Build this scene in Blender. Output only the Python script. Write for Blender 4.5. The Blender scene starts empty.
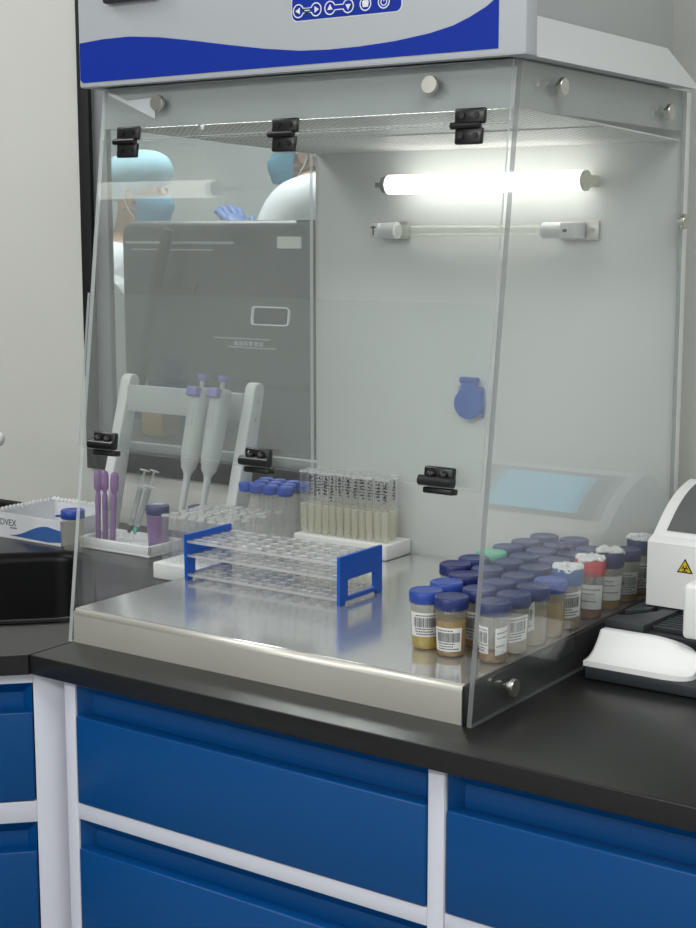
import bpy, bmesh, math, random
from mathutils import Vector, Matrix
random.seed(7)
PI = math.pi
S = bpy.context.scene
COL = S.collection
S.view_settings.view_transform = 'Standard'
S.view_settings.look = 'None'
S.view_settings.gamma = 1.0
S.view_settings.use_curve_mapping = False
S.view_settings.exposure = 0.0
try:
    S.cycles.transparent_max_bounces = 48
    S.cycles.max_bounces = 14
    S.cycles.glossy_bounces = 6
    S.cycles.caustics_reflective = False
    S.cycles.caustics_refractive = False
    S.cycles.sample_clamp_indirect = 4.0
except Exception:
    pass

# ------------------------------------------------------------------ materials
def lin(c):
    return tuple((v/12.92 if v <= .04045 else ((v+.055)/1.055)**2.4) for v in c)
def rgb(r, g, b):
    return lin((r/255, g/255, b/255)) + (1.0,)

def pbr(name, col, rough=.5, metal=0.0, noise=0.0, nscale=40, spec=.5, bump=0.0, bscale=200, coat=0.0):
    m = bpy.data.materials.new(name); m.use_nodes = True
    nt = m.node_tree; b = nt.nodes['Principled BSDF']
    b.inputs['Base Color'].default_value = col
    b.inputs['Roughness'].default_value = rough
    b.inputs['Metallic'].default_value = metal
    b.inputs['Specular IOR Level'].default_value = spec
    b.inputs['Coat Weight'].default_value = coat
    tc = nt.nodes.new('ShaderNodeTexCoord')
    if noise:
        n = nt.nodes.new('ShaderNodeTexNoise'); n.inputs['Scale'].default_value = nscale
        n.inputs['Detail'].default_value = 3
        nt.links.new(tc.outputs['Object'], n.inputs['Vector'])
        mx = nt.nodes.new('ShaderNodeMix'); mx.data_type = 'RGBA'
        mx.inputs[6].default_value = tuple(max(0, c*(1-noise)) for c in col[:3]) + (1,)
        mx.inputs[7].default_value = tuple(min(1, c*(1+noise)) for c in col[:3]) + (1,)
        nt.links.new(n.outputs['Fac'], mx.inputs[0]); nt.links.new(mx.outputs[2], b.inputs['Base Color'])
    if bump:
        n2 = nt.nodes.new('ShaderNodeTexNoise'); n2.inputs['Scale'].default_value = bscale
        nt.links.new(tc.outputs['Object'], n2.inputs['Vector'])
        bp = nt.nodes.new('ShaderNodeBump'); bp.inputs['Strength'].default_value = bump
        bp.inputs['Distance'].default_value = .002
        nt.links.new(n2.outputs['Fac'], bp.inputs['Height']); nt.links.new(bp.outputs['Normal'], b.inputs['Normal'])
    return m

def glassy(name, tint=(.98, .99, .985), haze=.03, hazecol=(.85, .88, .87), f0=.045, rough=.0, maxrefl=1.0, trans_haze=0.0):
    """thin clear sheet: straight-through transparency, Fresnel mirror, a trace of dusty haze"""
    m = bpy.data.materials.new(name); m.use_nodes = True
    nt = m.node_tree; nt.nodes.clear()
    out = nt.nodes.new('ShaderNodeOutputMaterial')
    tr = nt.nodes.new('ShaderNodeBsdfTransparent'); tr.inputs['Color'].default_value = tint + (1,)
    gl = nt.nodes.new('ShaderNodeBsdfGlossy'); gl.inputs['Roughness'].default_value = rough
    df = nt.nodes.new('ShaderNodeBsdfDiffuse'); df.inputs['Color'].default_value = hazecol + (1,)
    tl = nt.nodes.new('ShaderNodeBsdfTranslucent'); tl.inputs['Color'].default_value = hazecol + (1,)
    dt = nt.nodes.new('ShaderNodeMixShader'); dt.inputs[0].default_value = .5
    nt.links.new(df.outputs[0], dt.inputs[1]); nt.links.new(tl.outputs[0], dt.inputs[2])
    lw = nt.nodes.new('ShaderNodeLayerWeight'); lw.inputs['Blend'].default_value = .5
    pw = nt.nodes.new('ShaderNodeMath'); pw.operation = 'POWER'; pw.inputs[1].default_value = 5
    nt.links.new(lw.outputs['Facing'], pw.inputs[0])
    ml = nt.nodes.new('ShaderNodeMath'); ml.operation = 'MULTIPLY_ADD'
    ml.inputs[1].default_value = (1-f0)*maxrefl; ml.inputs[2].default_value = f0
    nt.links.new(pw.outputs[0], ml.inputs[0])
    m1 = nt.nodes.new('ShaderNodeMixShader'); m1.inputs[0].default_value = haze
    nt.links.new(tr.outputs[0], m1.inputs[1]); nt.links.new(dt.outputs[0], m1.inputs[2])
    m2 = nt.nodes.new('ShaderNodeMixShader')
    nt.links.new(ml.outputs[0], m2.inputs[0]); nt.links.new(m1.outputs[0], m2.inputs[1]); nt.links.new(gl.outputs[0], m2.inputs[2])
    nt.links.new(m2.outputs[0], out.inputs['Surface'])
    return m

def emit(name, col, strength):
    m = bpy.data.materials.new(name); m.use_nodes = True
    b = m.node_tree.nodes['Principled BSDF']
    b.inputs['Base Color'].default_value = col
    b.inputs['Emission Color'].default_value = col
    b.inputs['Emission Strength'].default_value = strength
    b.inputs['Roughness'].default_value = .2
    return m

def steel(name, rough, col=(.62, .61, .58, 1), streak=(3, 160, 3), bump=.03):
    m = pbr(name, col, rough, 1.0)
    nt = m.node_tree; b = nt.nodes['Principled BSDF']
    tc = nt.nodes.new('ShaderNodeTexCoord'); mp = nt.nodes.new('ShaderNodeMapping')
    mp.inputs['Scale'].default_value = streak
    n = nt.nodes.new('ShaderNodeTexNoise'); n.inputs['Scale'].default_value = 2.5; n.inputs['Detail'].default_value = 4
    nt.links.new(tc.outputs['Object'], mp.inputs[0]); nt.links.new(mp.outputs[0], n.inputs['Vector'])
    mr = nt.nodes.new('ShaderNodeMapRange'); mr.inputs[3].default_value = rough*.8; mr.inputs[4].default_value = rough*1.3
    nt.links.new(n.outputs['Fac'], mr.inputs[0]); nt.links.new(mr.outputs[0], b.inputs['Roughness'])
    bp = nt.nodes.new('ShaderNodeBump'); bp.inputs['Strength'].default_value = bump; bp.inputs['Distance'].default_value = .001
    nt.links.new(n.outputs['Fac'], bp.inputs['Height']); nt.links.new(bp.outputs[0], b.inputs['Normal'])
    return m

def perforated(name):
    """white sheet metal with a grid of round holes"""
    m = pbr(name, (.8, .8, .78, 1), .45)
    nt = m.node_tree; b = nt.nodes['Principled BSDF']
    tc = nt.nodes.new('ShaderNodeTexCoord'); sep = nt.nodes.new('ShaderNodeSeparateXYZ')
    nt.links.new(tc.outputs['Object'], sep.inputs[0])
    def M(op, a, bb=None):
        n = nt.nodes.new('ShaderNodeMath'); n.operation = op
        if hasattr(a, 'links'): nt.links.new(a, n.inputs[0])
        else: n.inputs[0].default_value = a
        if bb is not None:
            if hasattr(bb, 'links'): nt.links.new(bb, n.inputs[1])
            else: n.inputs[1].default_value = bb
        return n.outputs[0]
    P = .0095
    fx = M('SUBTRACT', M('FRACT', M('DIVIDE', sep.outputs[0], P)), .5)
    fy = M('SUBTRACT', M('FRACT', M('DIVIDE', sep.outputs[1], P)), .5)
    d = M('ADD', M('MULTIPLY', fx, fx), M('MULTIPLY', fy, fy))
    hole = M('LESS_THAN', d, .09)
    mx = nt.nodes.new('ShaderNodeMix'); mx.data_type = 'RGBA'
    mx.inputs[6].default_value = (.9, .9, .88, 1); mx.inputs[7].default_value = (.16, .16, .16, 1)
    nt.links.new(hole, mx.inputs[0]); nt.links.new(mx.outputs[2], b.inputs['Base Color'])
    return m

M = {}
M['wall'] = pbr('wall_paint', rgb(214, 215, 209), .75, noise=.03, nscale=6)
M['wall2'] = pbr('far_wall_paint', rgb(222, 226, 226), .8, noise=.02, nscale=3)
M['floor'] = pbr('floor_vinyl', rgb(150, 152, 150), .5, noise=.08, nscale=9)
M['epoxy'] = pbr('black_epoxy', rgb(30, 30, 30), .28, spec=.35, noise=.25, nscale=60, bump=.06, bscale=500)
M['epoxy_edge'] = pbr('black_epoxy_edge', rgb(30, 30, 31), .4, spec=.35, noise=.3, nscale=30, bump=.1, bscale=200)
M['sink'] = pbr('black_sink_resin', rgb(8, 8, 9), .35, spec=.2)
M['white_metal'] = pbr('white_powder_coat', rgb(222, 225, 224), .45, bump=.02, bscale=700)
M['grey_metal'] = pbr('grey_powder_coat', rgb(172, 177, 178), .42)
M['hood_white'] = pbr('hood_off_white', rgb(186, 191, 196), .4)
M['hood_side'] = pbr('hood_side_white', rgb(212, 216, 218), .4)
M['frame_white'] = pbr('cabinet_frame_paint', rgb(208, 210, 221), .4)
M['blue'] = pbr('drawer_blue_enamel', rgb(0, 70, 130), .35, spec=.3)
M['royal'] = pbr('royal_blue_print', rgb(0, 46, 160), .5, spec=.25)
M['black_plastic'] = pbr('black_plastic', rgb(18, 18, 19), .3)
M['black_matte'] = pbr('black_matte', rgb(10, 10, 10), .6)
M['alu'] = pbr('window_aluminium', rgb(150, 153, 155), .4, .3)
M['nickel'] = pbr('brushed_nickel', (.62, .6, .55, 1), .28, 1.0)
M['steel_top'] = steel('stainless_worktop', .14, (.78, .79, .79, 1), bump=.004); M['steel_top'].node_tree.nodes['Principled BSDF'].inputs['Metallic'].default_value = .78
M['steel_front'] = steel('stainless_front', .40, (.70, .68, .62, 1)); M['steel_front'].node_tree.nodes['Principled BSDF'].inputs['Metallic'].default_value = .62
M['perf'] = perforated('perforated_ceiling')
M['glass'] = glassy('clear_acrylic', haze=.035)
M['glass_side'] = glassy('clear_acrylic_side', haze=.04, f0=.05)
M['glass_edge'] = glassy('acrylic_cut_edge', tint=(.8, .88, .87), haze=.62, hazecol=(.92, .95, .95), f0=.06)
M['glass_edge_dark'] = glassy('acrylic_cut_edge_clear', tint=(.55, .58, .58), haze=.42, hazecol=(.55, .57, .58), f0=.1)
M['win_glass'] = glassy('window_glass', haze=.05)
M['tube_glass'] = glassy('test_tube_glass', tint=(1, 1, 1), haze=.045, hazecol=(1, 1, 1), f0=.025, maxrefl=.4)
M['tube_rim'] = glassy('test_tube_rim', tint=(1, 1, 1), haze=.65, hazecol=(1, 1, 1), f0=.08)
M['rack_clear'] = glassy('clear_rack_acrylic', tint=(1, 1, 1), haze=.27, hazecol=(.98, .99, 1), f0=.05)
M['rack_hole'] = glassy('clear_rack_hole_rim', tint=(1, 1, 1), haze=.6, hazecol=(1, 1, 1), f0=.08)
M['rack_blue'] = pbr('rack_blue_plastic', rgb(8, 90, 200), .3)
M['cap_navy'] = pbr('navy_cap_plastic', rgb(42, 56, 114), .34)
M['cap_deep'] = pbr('deep_navy_cap_plastic', rgb(34, 42, 104), .34)
M['cap_blue'] = pbr('blue_cap_plastic', rgb(46, 78, 170), .34)
M['cap_steel'] = pbr('steel_blue_cap_plastic', rgb(38, 92, 160), .4)
M['cap_tube'] = pbr('tube_cap_blue', rgb(28, 76, 186), .4)
M['cap_mint'] = pbr('mint_cap_plastic', rgb(110, 196, 165), .34)
M['cap_red'] = pbr('red_cap_plastic', rgb(214, 28, 40), .34)
M['paper'] = pbr('label_paper', rgb(240, 240, 238), .6)
M['ink'] = pbr('label_ink', rgb(30, 30, 34), .6)
M['tissue'] = pbr('torn_white_film', rgb(238, 240, 240), .5, bump=.3, bscale=80)
M['foam'] = pbr('white_foam', rgb(244, 244, 242), .85, bump=.25, bscale=260)
M['white_plastic'] = pbr('white_plastic', rgb(240, 241, 242), .32)
M['machine_white'] = pbr('analyzer_white', rgb(250, 250, 250), .36)
M['machine_grey'] = pbr('analyzer_dark_grey', rgb(52, 56, 60), .42)
M['machine_bezel'] = pbr('screen_bezel', rgb(104, 106, 106), .3)
M['screen'] = emit('lit_screen', rgb(90, 190, 225), .75)
M['yellow'] = pbr('warning_yellow', rgb(242, 208, 22), .45)
M['lilac'] = pbr('lilac_plastic', rgb(142, 130, 200), .4)
M['pip_grey'] = pbr('pipette_grey', rgb(196, 199, 200), .4)
M['tube_light'] = emit('fluorescent_tube_glow', (1, .98, .92, 1), 3.8)
M['led'] = emit('strip_lamp_glow', (1, 1, .98, 1), 12.0)
M['lamp_cap'] = pbr('lamp_end_cap', rgb(244, 238, 214), .4)
M['uv_glass'] = glassy('uv_tube_glass', tint=(.95, .96, .93), haze=.22, hazecol=(.95, .97, .9), f0=.08)
M['socket'] = pbr('socket_blue', rgb(40, 92, 190), .38)
M['skin'] = pbr('skin', rgb(196, 158, 132), .55)
M['mask'] = pbr('mask_blue', rgb(120, 190, 222), .8)
M['capcloth'] = pbr('bouffant_blue', rgb(150, 190, 205), .85, bump=.4, bscale=60)
M['coat'] = pbr('white_coat_cloth', rgb(226, 228, 231), .85, bump=1.0, bscale=14)
M['glove'] = pbr('blue_glove', rgb(92, 118, 176), .5)
M['dark_machine'] = pbr('dark_grey_housing', rgb(62, 65, 65), .38)
M['dark_machine2'] = pbr('darker_grey_housing', rgb(40, 42, 43), .4)
M['mid_grey'] = pbr('mid_grey_plastic', rgb(120, 124, 124), .4)
M['swoosh_blue'] = pbr('box_print_blue', rgb(60, 104, 170), .5)
M['box_card'] = pbr('glove_box_card', rgb(226, 228, 232), .6)
M['box_print'] = pbr('box_print_grey', rgb(92, 96, 100), .6)

def trans_plastic(name, col, clear=.35, trans=.5, f0=.04):
    m = bpy.data.materials.new(name); m.use_nodes = True
    nt = m.node_tree; nt.nodes.clear()
    out = nt.nodes.new('ShaderNodeOutputMaterial')
    tr = nt.nodes.new('ShaderNodeBsdfTransparent'); tr.inputs[0].default_value = tuple(min(1, c**.6) for c in col[:3]) + (1,)
    df = nt.nodes.new('ShaderNodeBsdfDiffuse'); df.inputs[0].default_value = col
    tl = nt.nodes.new('ShaderNodeBsdfTranslucent'); tl.inputs[0].default_value = col
    gl = nt.nodes.new('ShaderNodeBsdfGlossy'); gl.inputs['Roughness'].default_value = .15
    a = nt.nodes.new('ShaderNodeMixShader'); a.inputs[0].default_value = trans
    nt.links.new(df.outputs[0], a.inputs[1]); nt.links.new(tl.outputs[0], a.inputs[2])
    b = nt.nodes.new('ShaderNodeMixShader'); b.inputs[0].default_value = clear
    nt.links.new(a.outputs[0], b.inputs[1]); nt.links.new(tr.outputs[0], b.inputs[2])
    c = nt.nodes.new('ShaderNodeMixShader'); c.inputs[0].default_value = f0
    nt.links.new(b.outputs[0], c.inputs[1]); nt.links.new(gl.outputs[0], c.inputs[2])
    nt.links.new(c.outputs[0], out.inputs[0])
    return m
M['cup_body'] = trans_plastic('frosted_cup_plastic', (.93, .92, .88, 1), .86)
M['cup_purple'] = trans_plastic('purple_stained_plastic', (.50, .30, .62, 1), .3)
M['dropper_purple'] = trans_plastic('purple_dropper_plastic', (.52, .30, .62, 1), .25)
M['urine_yellow'] = trans_plastic('bright_yellow_urine', (1.0, .80, .0, 1), .0)
M['urine_amber'] = trans_plastic('amber_urine', (.78, .50, .06, 1), .0)
M['urine_brown'] = trans_plastic('brown_urine', (.68, .36, .06, 1), .0)
M['urine_cloudy'] = trans_plastic('cloudy_urine', (.80, .66, .46, 1), .0)
M['urine_red'] = trans_plastic('reddish_urine', (.60, .20, .10, 1), .0)
M['serum'] = trans_plastic('pale_serum', (1.0, .99, .90, 1), .55)
M['syringe'] = trans_plastic('syringe_plastic', (.9, .92, .92, 1), .45)
M['teal'] = pbr('teal_needle_hub', rgb(70, 176, 160), .4)
M['film'] = pbr('light_patch_white', rgb(238, 241, 245), .3)  # white of the light patch painted on the front skirt

# ------------------------------------------------------------------ mesh helpers
class MB:
    def __init__(s): s.b = bmesh.new()
    def _tag(s, before, mi, smooth=False):
        for f in s.b.faces:
            if f not in before:
                f.material_index = mi; f.smooth = smooth
    def box(s, x0, x1, y0, y1, z0, z1, bev=0.0, mi=0, seg=2, mat=None):
        t = bmesh.new(); bmesh.ops.create_cube(t, size=1)
        for v in t.verts:
            v.co = Vector(((x0+x1)/2+v.co.x*(x1-x0), (y0+y1)/2+v.co.y*(y1-y0), (z0+z1)/2+v.co.z*(z1-z0)))
        if bev: bmesh.ops.bevel(t, geom=t.edges[:], offset=bev, segments=seg, affect='EDGES', profile=.5)
        return s._merge(t, mi, bev > 0, mat)
    def _merge(s, t, mi=0, smooth=False, mat=None):
        if mat is not None: bmesh.ops.transform(t, matrix=mat, verts=t.verts[:])
        vm = {v: s.b.verts.new(v.co) for v in t.verts}
        for f in t.faces:
            try: nf = s.b.faces.new([vm[v] for v in f.verts])
            except ValueError: continue
            nf.material_index = mi; nf.smooth = smooth or f.smooth
        t.free(); return s
    def prism(s, pts, a, b, axis='x', mi=0, bev=0.0, smooth=False, mat=None):
        """closed 2-D outline extruded along an axis: 'x' pts=(y,z); 'y' pts=(x,z); 'z' pts=(x,y)"""
        t = bmesh.new()
        def P(p, h):
            return {'x': (h, p[0], p[1]), 'y': (p[0], h, p[1]), 'z': (p[0], p[1], h)}[axis]
        A = [t.verts.new(P(p, a)) for p in pts]; B = [t.verts.new(P(p, b)) for p in pts]
        t.faces.new(A); t.faces.new(B[::-1]); n = len(pts)
        for i in range(n): t.faces.new([A[i], B[i], B[(i+1) % n], A[(i+1) % n]])
        bmesh.ops.recalc_face_normals(t, faces=t.faces[:])
        if bev: bmesh.ops.bevel(t, geom=t.edges[:], offset=bev, segments=2, affect='EDGES', profile=.5)
        return s._merge(t, mi, smooth or bev > 0, mat)
    def lathe(s, prof, c=(0, 0, 0), seg=24, mi=0, smooth=True, mat=None):
        t = bmesh.new(); rings = []
        for r, z in prof:
            if r < 1e-6: rings.append([t.verts.new((c[0], c[1], c[2]+z))])
            else: rings.append([t.verts.new((c[0]+r*math.cos(2*PI*i/seg), c[1]+r*math.sin(2*PI*i/seg), c[2]+z)) for i in range(seg)])
        for A, B in zip(rings, rings[1:]):
            for i in range(seg):
                j = (i+1) % seg
                if len(A) == 1 and len(B) == 1: continue
                if len(A) == 1: t.faces.new([A[0], B[j], B[i]])
                elif len(B) == 1: t.faces.new([A[i], A[j], B[0]])
                else: t.faces.new([A[i], A[j], B[j], B[i]])
        for f in t.faces: f.smooth = smooth
        return s._merge(t, mi, smooth, mat)
    def cyl(s, p0, p1, r0, r1=None, seg=16, mi=0, caps=True):
        p0 = Vector(p0); p1 = Vector(p1); r1 = r0 if r1 is None else r1
        L = (p1-p0).length
        q = Vector((0, 0, 1)).rotation_difference((p1-p0).normalized()).to_matrix().to_4x4()
        pr = [(r0, 0), (r1, L)]
        if caps: pr = [(0, 0), (r0, 0)] + [(r0, 0)] + [(r1, L)] + [(r1, L), (0, L)]
        return s.lathe_sharp(pr, Matrix.Translation(p0) @ q, seg, mi)
    def lathe_sharp(s, prof, mat, seg=16, mi=0):
        # consecutive duplicate profile points split the smoothing
        t = []
        cur = [prof[0]]
        for a, b in zip(prof, prof[1:]):
            if a == b: t.append(cur); cur = [b]
            else: cur.append(b)
        t.append(cur)
        for c in t:
            if len(c) > 1: s.lathe(c, seg=seg, mi=mi, mat=mat)
        return s
    def tube(s, pts, r, seg=8, mi=0):
        pts = [Vector(p) for p in pts]; t = bmesh.new(); rings = []
        up = Vector((0, 0, 1))
        for i, p in enumerate(pts):
            d = (pts[min(i+1, len(pts)-1)]-pts[max(i-1, 0)]).normalized()
            a = d.cross(up)
            if a.length < 1e-3: a = d.cross(Vector((1, 0, 0)))
            a.normalize(); b = d.cross(a)
            rings.append([t.verts.new(p+(a*math.cos(2*PI*k/seg)+b*math.sin(2*PI*k/seg))*r) for k in range(seg)])
        for A, B in zip(rings, rings[1:]):
            for k in range(seg): t.faces.new([A[k], A[(k+1) % seg], B[(k+1) % seg], B[k]])
        t.faces.new(rings[0][::-1]); t.faces.new(rings[-1])
        bmesh.ops.recalc_face_normals(t, faces=t.faces[:])
        return s._merge(t, mi, True)
    def quad(s, *p, mi=0):
        f = s.b.faces.new([s.b.verts.new(q) for q in p]); f.material_index = mi; return s
    def sphere(s, c, r, sc=(1, 1, 1), mi=0, u=20, v=12):
        t = bmesh.new(); bmesh.ops.create_uvsphere(t, u_segments=u, v_segments=v, radius=r)
        for w in t.verts: w.co = Vector((c[0]+w.co.x*sc[0], c[1]+w.co.y*sc[1], c[2]+w.co.z*sc[2]))
        return s._merge(t, mi, True)

ROOT = {}
def link(o, parent=None):
    COL.objects.link(o)
    if parent is not None: o.parent = parent
def tag(o, label=None, cat=None, group=None, kind=None):
    if label: o['label'] = label
    if cat: o['category'] = cat
    if group: o['group'] = group
    if kind: o['kind'] = kind
    return o
def thing(name, label, cat, loc=(0, 0, 0), group=None, rz=0.0):
    o = bpy.data.objects.new(name, None); o.empty_display_size = .02
    o.location = loc; o.rotation_euler = (0, 0, rz); link(o); tag(o, label, cat, group)
    ROOT[o.name] = Vector(loc)
    return o
def obj(name, mb, mats, parent=None, label=None, local=False):
    """one mesh object; geometry is given in world coordinates unless local"""
    me = bpy.data.meshes.new(name)
    for f in [f for f in mb.b.faces if f.calc_area() < 1e-14]: mb.b.faces.remove(f)
    mb.b.to_mesh(me); mb.b.free()
    for m in (mats if isinstance(mats, (list, tuple)) else [mats]):
        me.materials.append(M[m] if isinstance(m, str) else m)
    o = bpy.data.objects.new(name, me)
    base = Vector((0, 0, 0))
    if parent is not None: base = ROOT.get(parent.name, Vector((0, 0, 0)))
    if not local and base.length > 0: me.transform(Matrix.Translation(-base))
    ROOT[o.name] = base if parent is not None else Vector((0, 0, 0))
    link(o, parent)
    if parent is not None: ROOT[o.name] = base
    if label: o['label'] = label
    return o
def single(name, mb, mats, label, cat, group=None):
    """a thing that is one mesh, origin at its base"""
    xs = [v.co for v in mb.b.verts]
    c = Vector(((min(v.x for v in xs)+max(v.x for v in xs))/2, (min(v.y for v in xs)+max(v.y for v in xs))/2, min(v.z for v in xs)))
    bmesh.ops.translate(mb.b, verts=mb.b.verts[:], vec=-c)
    o = obj(name, mb, mats, local=True); o.location = c; ROOT[o.name] = c
    return tag(o, label, cat, group)
def structure(name, mb, mats, parent=None):
    o = obj(name, mb, mats, parent)
    if parent is None: o['kind'] = 'structure'
    return o
def copy_tree(o, parent=None):
    c = o.copy(); COL.objects.link(c); c.parent = parent
    for ch in list(o.children): copy_tree(ch, c)
    return c
def text_mb(txt, size, M4, depth=.0002, bold=False):
    cu = bpy.data.curves.new('t', 'FONT'); cu.body = txt; cu.size = size; cu.extrude = depth
    cu.align_x = 'CENTER'; cu.align_y = 'CENTER'
    o = bpy.data.objects.new('t', cu); COL.objects.link(o)
    dg = bpy.context.evaluated_depsgraph_get(); dg.update()
    me = bpy.data.meshes.new_from_object(o.evaluated_get(dg))
    me.transform(M4)
    mb = MB(); mb.b.from_mesh(me)
    bpy.data.objects.remove(o); bpy.data.curves.remove(cu); bpy.data.meshes.remove(me)
    return mb
FRONT = Matrix.Rotation(PI/2, 4, 'X')          # lettering upright, facing -y

# ------------------------------------------------------------------ camera
cd = bpy.data.cameras.new('camera'); cam = bpy.data.objects.new('camera', cd); COL.objects.link(cam)
cd.sensor_fit = 'AUTO'; cd.sensor_width = 36; cd.lens = 1491.6/928*36; cd.clip_start = .02
cam.location = (1.3885, -1.3531, .5319)
cam.rotation_euler = (PI/2-math.radians(8.794), 0, math.radians(34.94))
S.camera = cam

# ------------------------------------------------------------------ room shell
FZ = -.85
WY = .64                      # lab side of the wall behind the counter
mb = MB(); mb.box(-5, 4, -4, 4.2, FZ-.05, FZ); structure('floor', mb, 'floor')
mb = MB(); mb.box(-5, 4, -4, 4.2, 2.0, 2.05); structure('ceiling', mb, 'wall2')
# wall with an internal window: left pier, sill part, right part, head
mb = MB()
mb.box(-5, -.575, WY, WY+.03, FZ, 2.0)
mb.box(-.575, .29, WY, WY+.03, FZ, .118)
mb.box(.29, 4, WY, WY+.03, FZ, 2.0)
mb.box(-.575, .29, WY, WY+.03, 1.23, 2.0)
structure('wall_back', mb, 'wall')
mb = MB(); mb.box(-5, 4, 4.1, 4.2, FZ, 2.0); structure('wall_far', mb, 'wall2')
mb = MB(); mb.box(-5, 4, -4.0, -3.9, FZ, 2.0); structure('wall_front', mb, 'wall2')
mb = MB(); mb.box(3.2, 3.3, -4, 4.2, FZ, 2.0); structure('wall_right', mb, 'wall2')
mb = MB(); mb.box(-5, -4.9, -4, 4.2, FZ, 2.0); structure('wall_left', mb, 'wall2')
mb = MB(); mb.box(-1.6, -.778, WY-.014, WY, 0.0, .012, .002); structure('trim_1', mb, 'black_matte')
win = thing('window_1', None, None, (-.15, WY, .105)); win['kind'] = 'structure'
mb = MB(); x0, x1, z0, z1 = -.592, .30, .098, 1.25
mb.box(x0, x0+.027, WY-.012, WY-.001, z0, z1, .002); mb.box(x1-.02, x1, WY-.012, WY-.001, z0, z1, .002)
mb.box(x0+.027, x1-.02, WY-.012, WY-.001, z0, z0+.043, .002); mb.box(x0+.027, x1-.02, WY-.012, WY-.001, z1-.03, z1, .002)
obj('window_gasket', mb, 'black_matte', win, 'black outer window frame')
mb = MB(); a0, a1, b0, b1 = x0+.022, x1-.02, z0+.040, z1-.03
mb.box(a0+.0055, a0+.036, WY+.0002, WY+.014, b0, b1, .002); mb.box(a1-.03, a1-.0005, WY+.0002, WY+.014, b0, b1, .002)
mb.box(a0+.036, a1-.03, WY, WY+.014, b0, b0+.016, .002); mb.box(a0+.036, a1-.03, WY, WY+.014, b1-.03, b1, .002)
obj('window_frame', mb, 'alu', win, 'grey aluminium inner frame')
mb = MB(); mb.box(a0+.034, a1-.028, WY+.004, WY+.009, b0+.012, b1-.028)
obj('window_pane', mb, 'win_glass', win)

# ------------------------------------------------------------------ counters
CT = .026
ct = thing('countertop', 'black epoxy bench top under the glass hood, squared front edge', 'countertop', (.8, .28, -CT))
mb = MB(); mb.box(-.002, 1.9, -.0735, WY, -CT, 0, .0018)
obj('slab', mb, 'epoxy', ct)
S2 = math.sqrt(.5)
def TS(t, s, z=0): return Vector(((t-s)*S2, (t+s)*S2, z))
def ring_rr(t0, t1, s0, s1, r, n=6):
    out = []
    for (ct_, cs_, a0) in ((t1-r, s0+r, -PI/2), (t1-r, s1-r, 0), (t0+r, s1-r, PI/2), (t0+r, s0+r, PI)):
        for k in range(n+1):
            a = a0+PI/2*k/n; out.append((ct_+r*math.cos(a), cs_+r*math.sin(a)))
    return out
SK = (-.62, .02, .118, .558)
hole = ring_rr(*SK, .05)
outer = [(-.0025, -.0755), (-.0025, WY), (-1.5, WY), (-1.5, -.70), (-.627, -.70)]
def slab_with_hole(outer, hole_xy, z0, z1):
    mb = MB(); t = mb.b
    for z in (z0, z1):
        for L in (outer, hole_xy):
            vs = [t.verts.new((p[0], p[1], z)) for p in L]
            for i in range(len(vs)): t.edges.new((vs[i], vs[(i+1) % len(vs)]))
        es = [e for e in t.edges if all(abs(v.co.z-z) < 1e-6 for v in e.verts)]
        bmesh.ops.triangle_fill(t, use_beauty=True, edges=es)
    for L in (outer, hole_xy):
        n = len(L)
        for i in range(n):
            a, b = L[i], L[(i+1) % n]
            mb.quad((a[0], a[1], z0), (b[0], b[1], z0), (b[0], b[1], z1), (a[0], a[1], z1))
    bmesh.ops.remove_doubles(t, verts=t.verts[:], dist=1e-5)
    bmesh.ops.recalc_face_normals(t, faces=t.faces[:])
    return mb
hole_xy = [tuple(TS(*p)[:2]) for p in hole]
cc = thing('corner_countertop', 'black epoxy corner bench top with diagonal front and sink cut-out, left of the hood', 'countertop', (-.7, .1, -CT))
obj('slab', slab_with_hole(outer, hole_xy, -CT, 0), 'epoxy', cc)
# sink bowl with a rounded rim
sk = thing('sink', 'black resin sink basin set in the corner bench top', 'sink', tuple(TS(-.3, .34, -.28)))
mb = MB(); t = mb.b
loops = []
for off, z in ((-.014, .0015), (-.010, .004), (-.004, .0045), (.002, .002), (.007, -.004), (.009, -.012), (.012, -.20), (.03, -.235), (.06, -.245)):
    L = ring_rr(SK[0]+off, SK[1]-off, SK[2]+off, SK[3]-off, max(.012, .05-off*.5))
    loops.append([t.verts.new(TS(p[0], p[1], z)) for p in L])
for A, B in zip(loops, loops[1:]):
    n = len(A)
    for i in range(n):
        f = t.faces.new([A[i], A[(i+1) % n], B[(i+1) % n], B[i]]); f.smooth = True
t.faces.new(loops[-1])
# outer skin so the bowl has thickness
L0 = loops[0]
outl = []
for off, z in ((-.014, .0003), (.0015, .0003), (.0025, -.25), (.05, -.26)):
    L = ring_rr(SK[0]+off+.001, SK[1]-off-.001, SK[2]+off+.001, SK[3]-off-.001, .05)
    outl.append([t.verts.new(TS(p[0], p[1], max(z, -.26))) for p in L])
for A, B in zip([L0]+outl, outl):
    n = len(A)
    for i in range(n): t.faces.new([A[i], B[i], B[(i+1) % n], A[(i+1) % n]])
t.faces.new(outl[-1][::-1])
obj('basin', mb, 'sink', sk)
c = TS(-.3, .34, -.244)
mb = MB(); mb.lathe([(0, .004), (.028, .004), (.034, .001), (.034, 0)], c); obj('drain', mb, 'nickel', sk)
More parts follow.
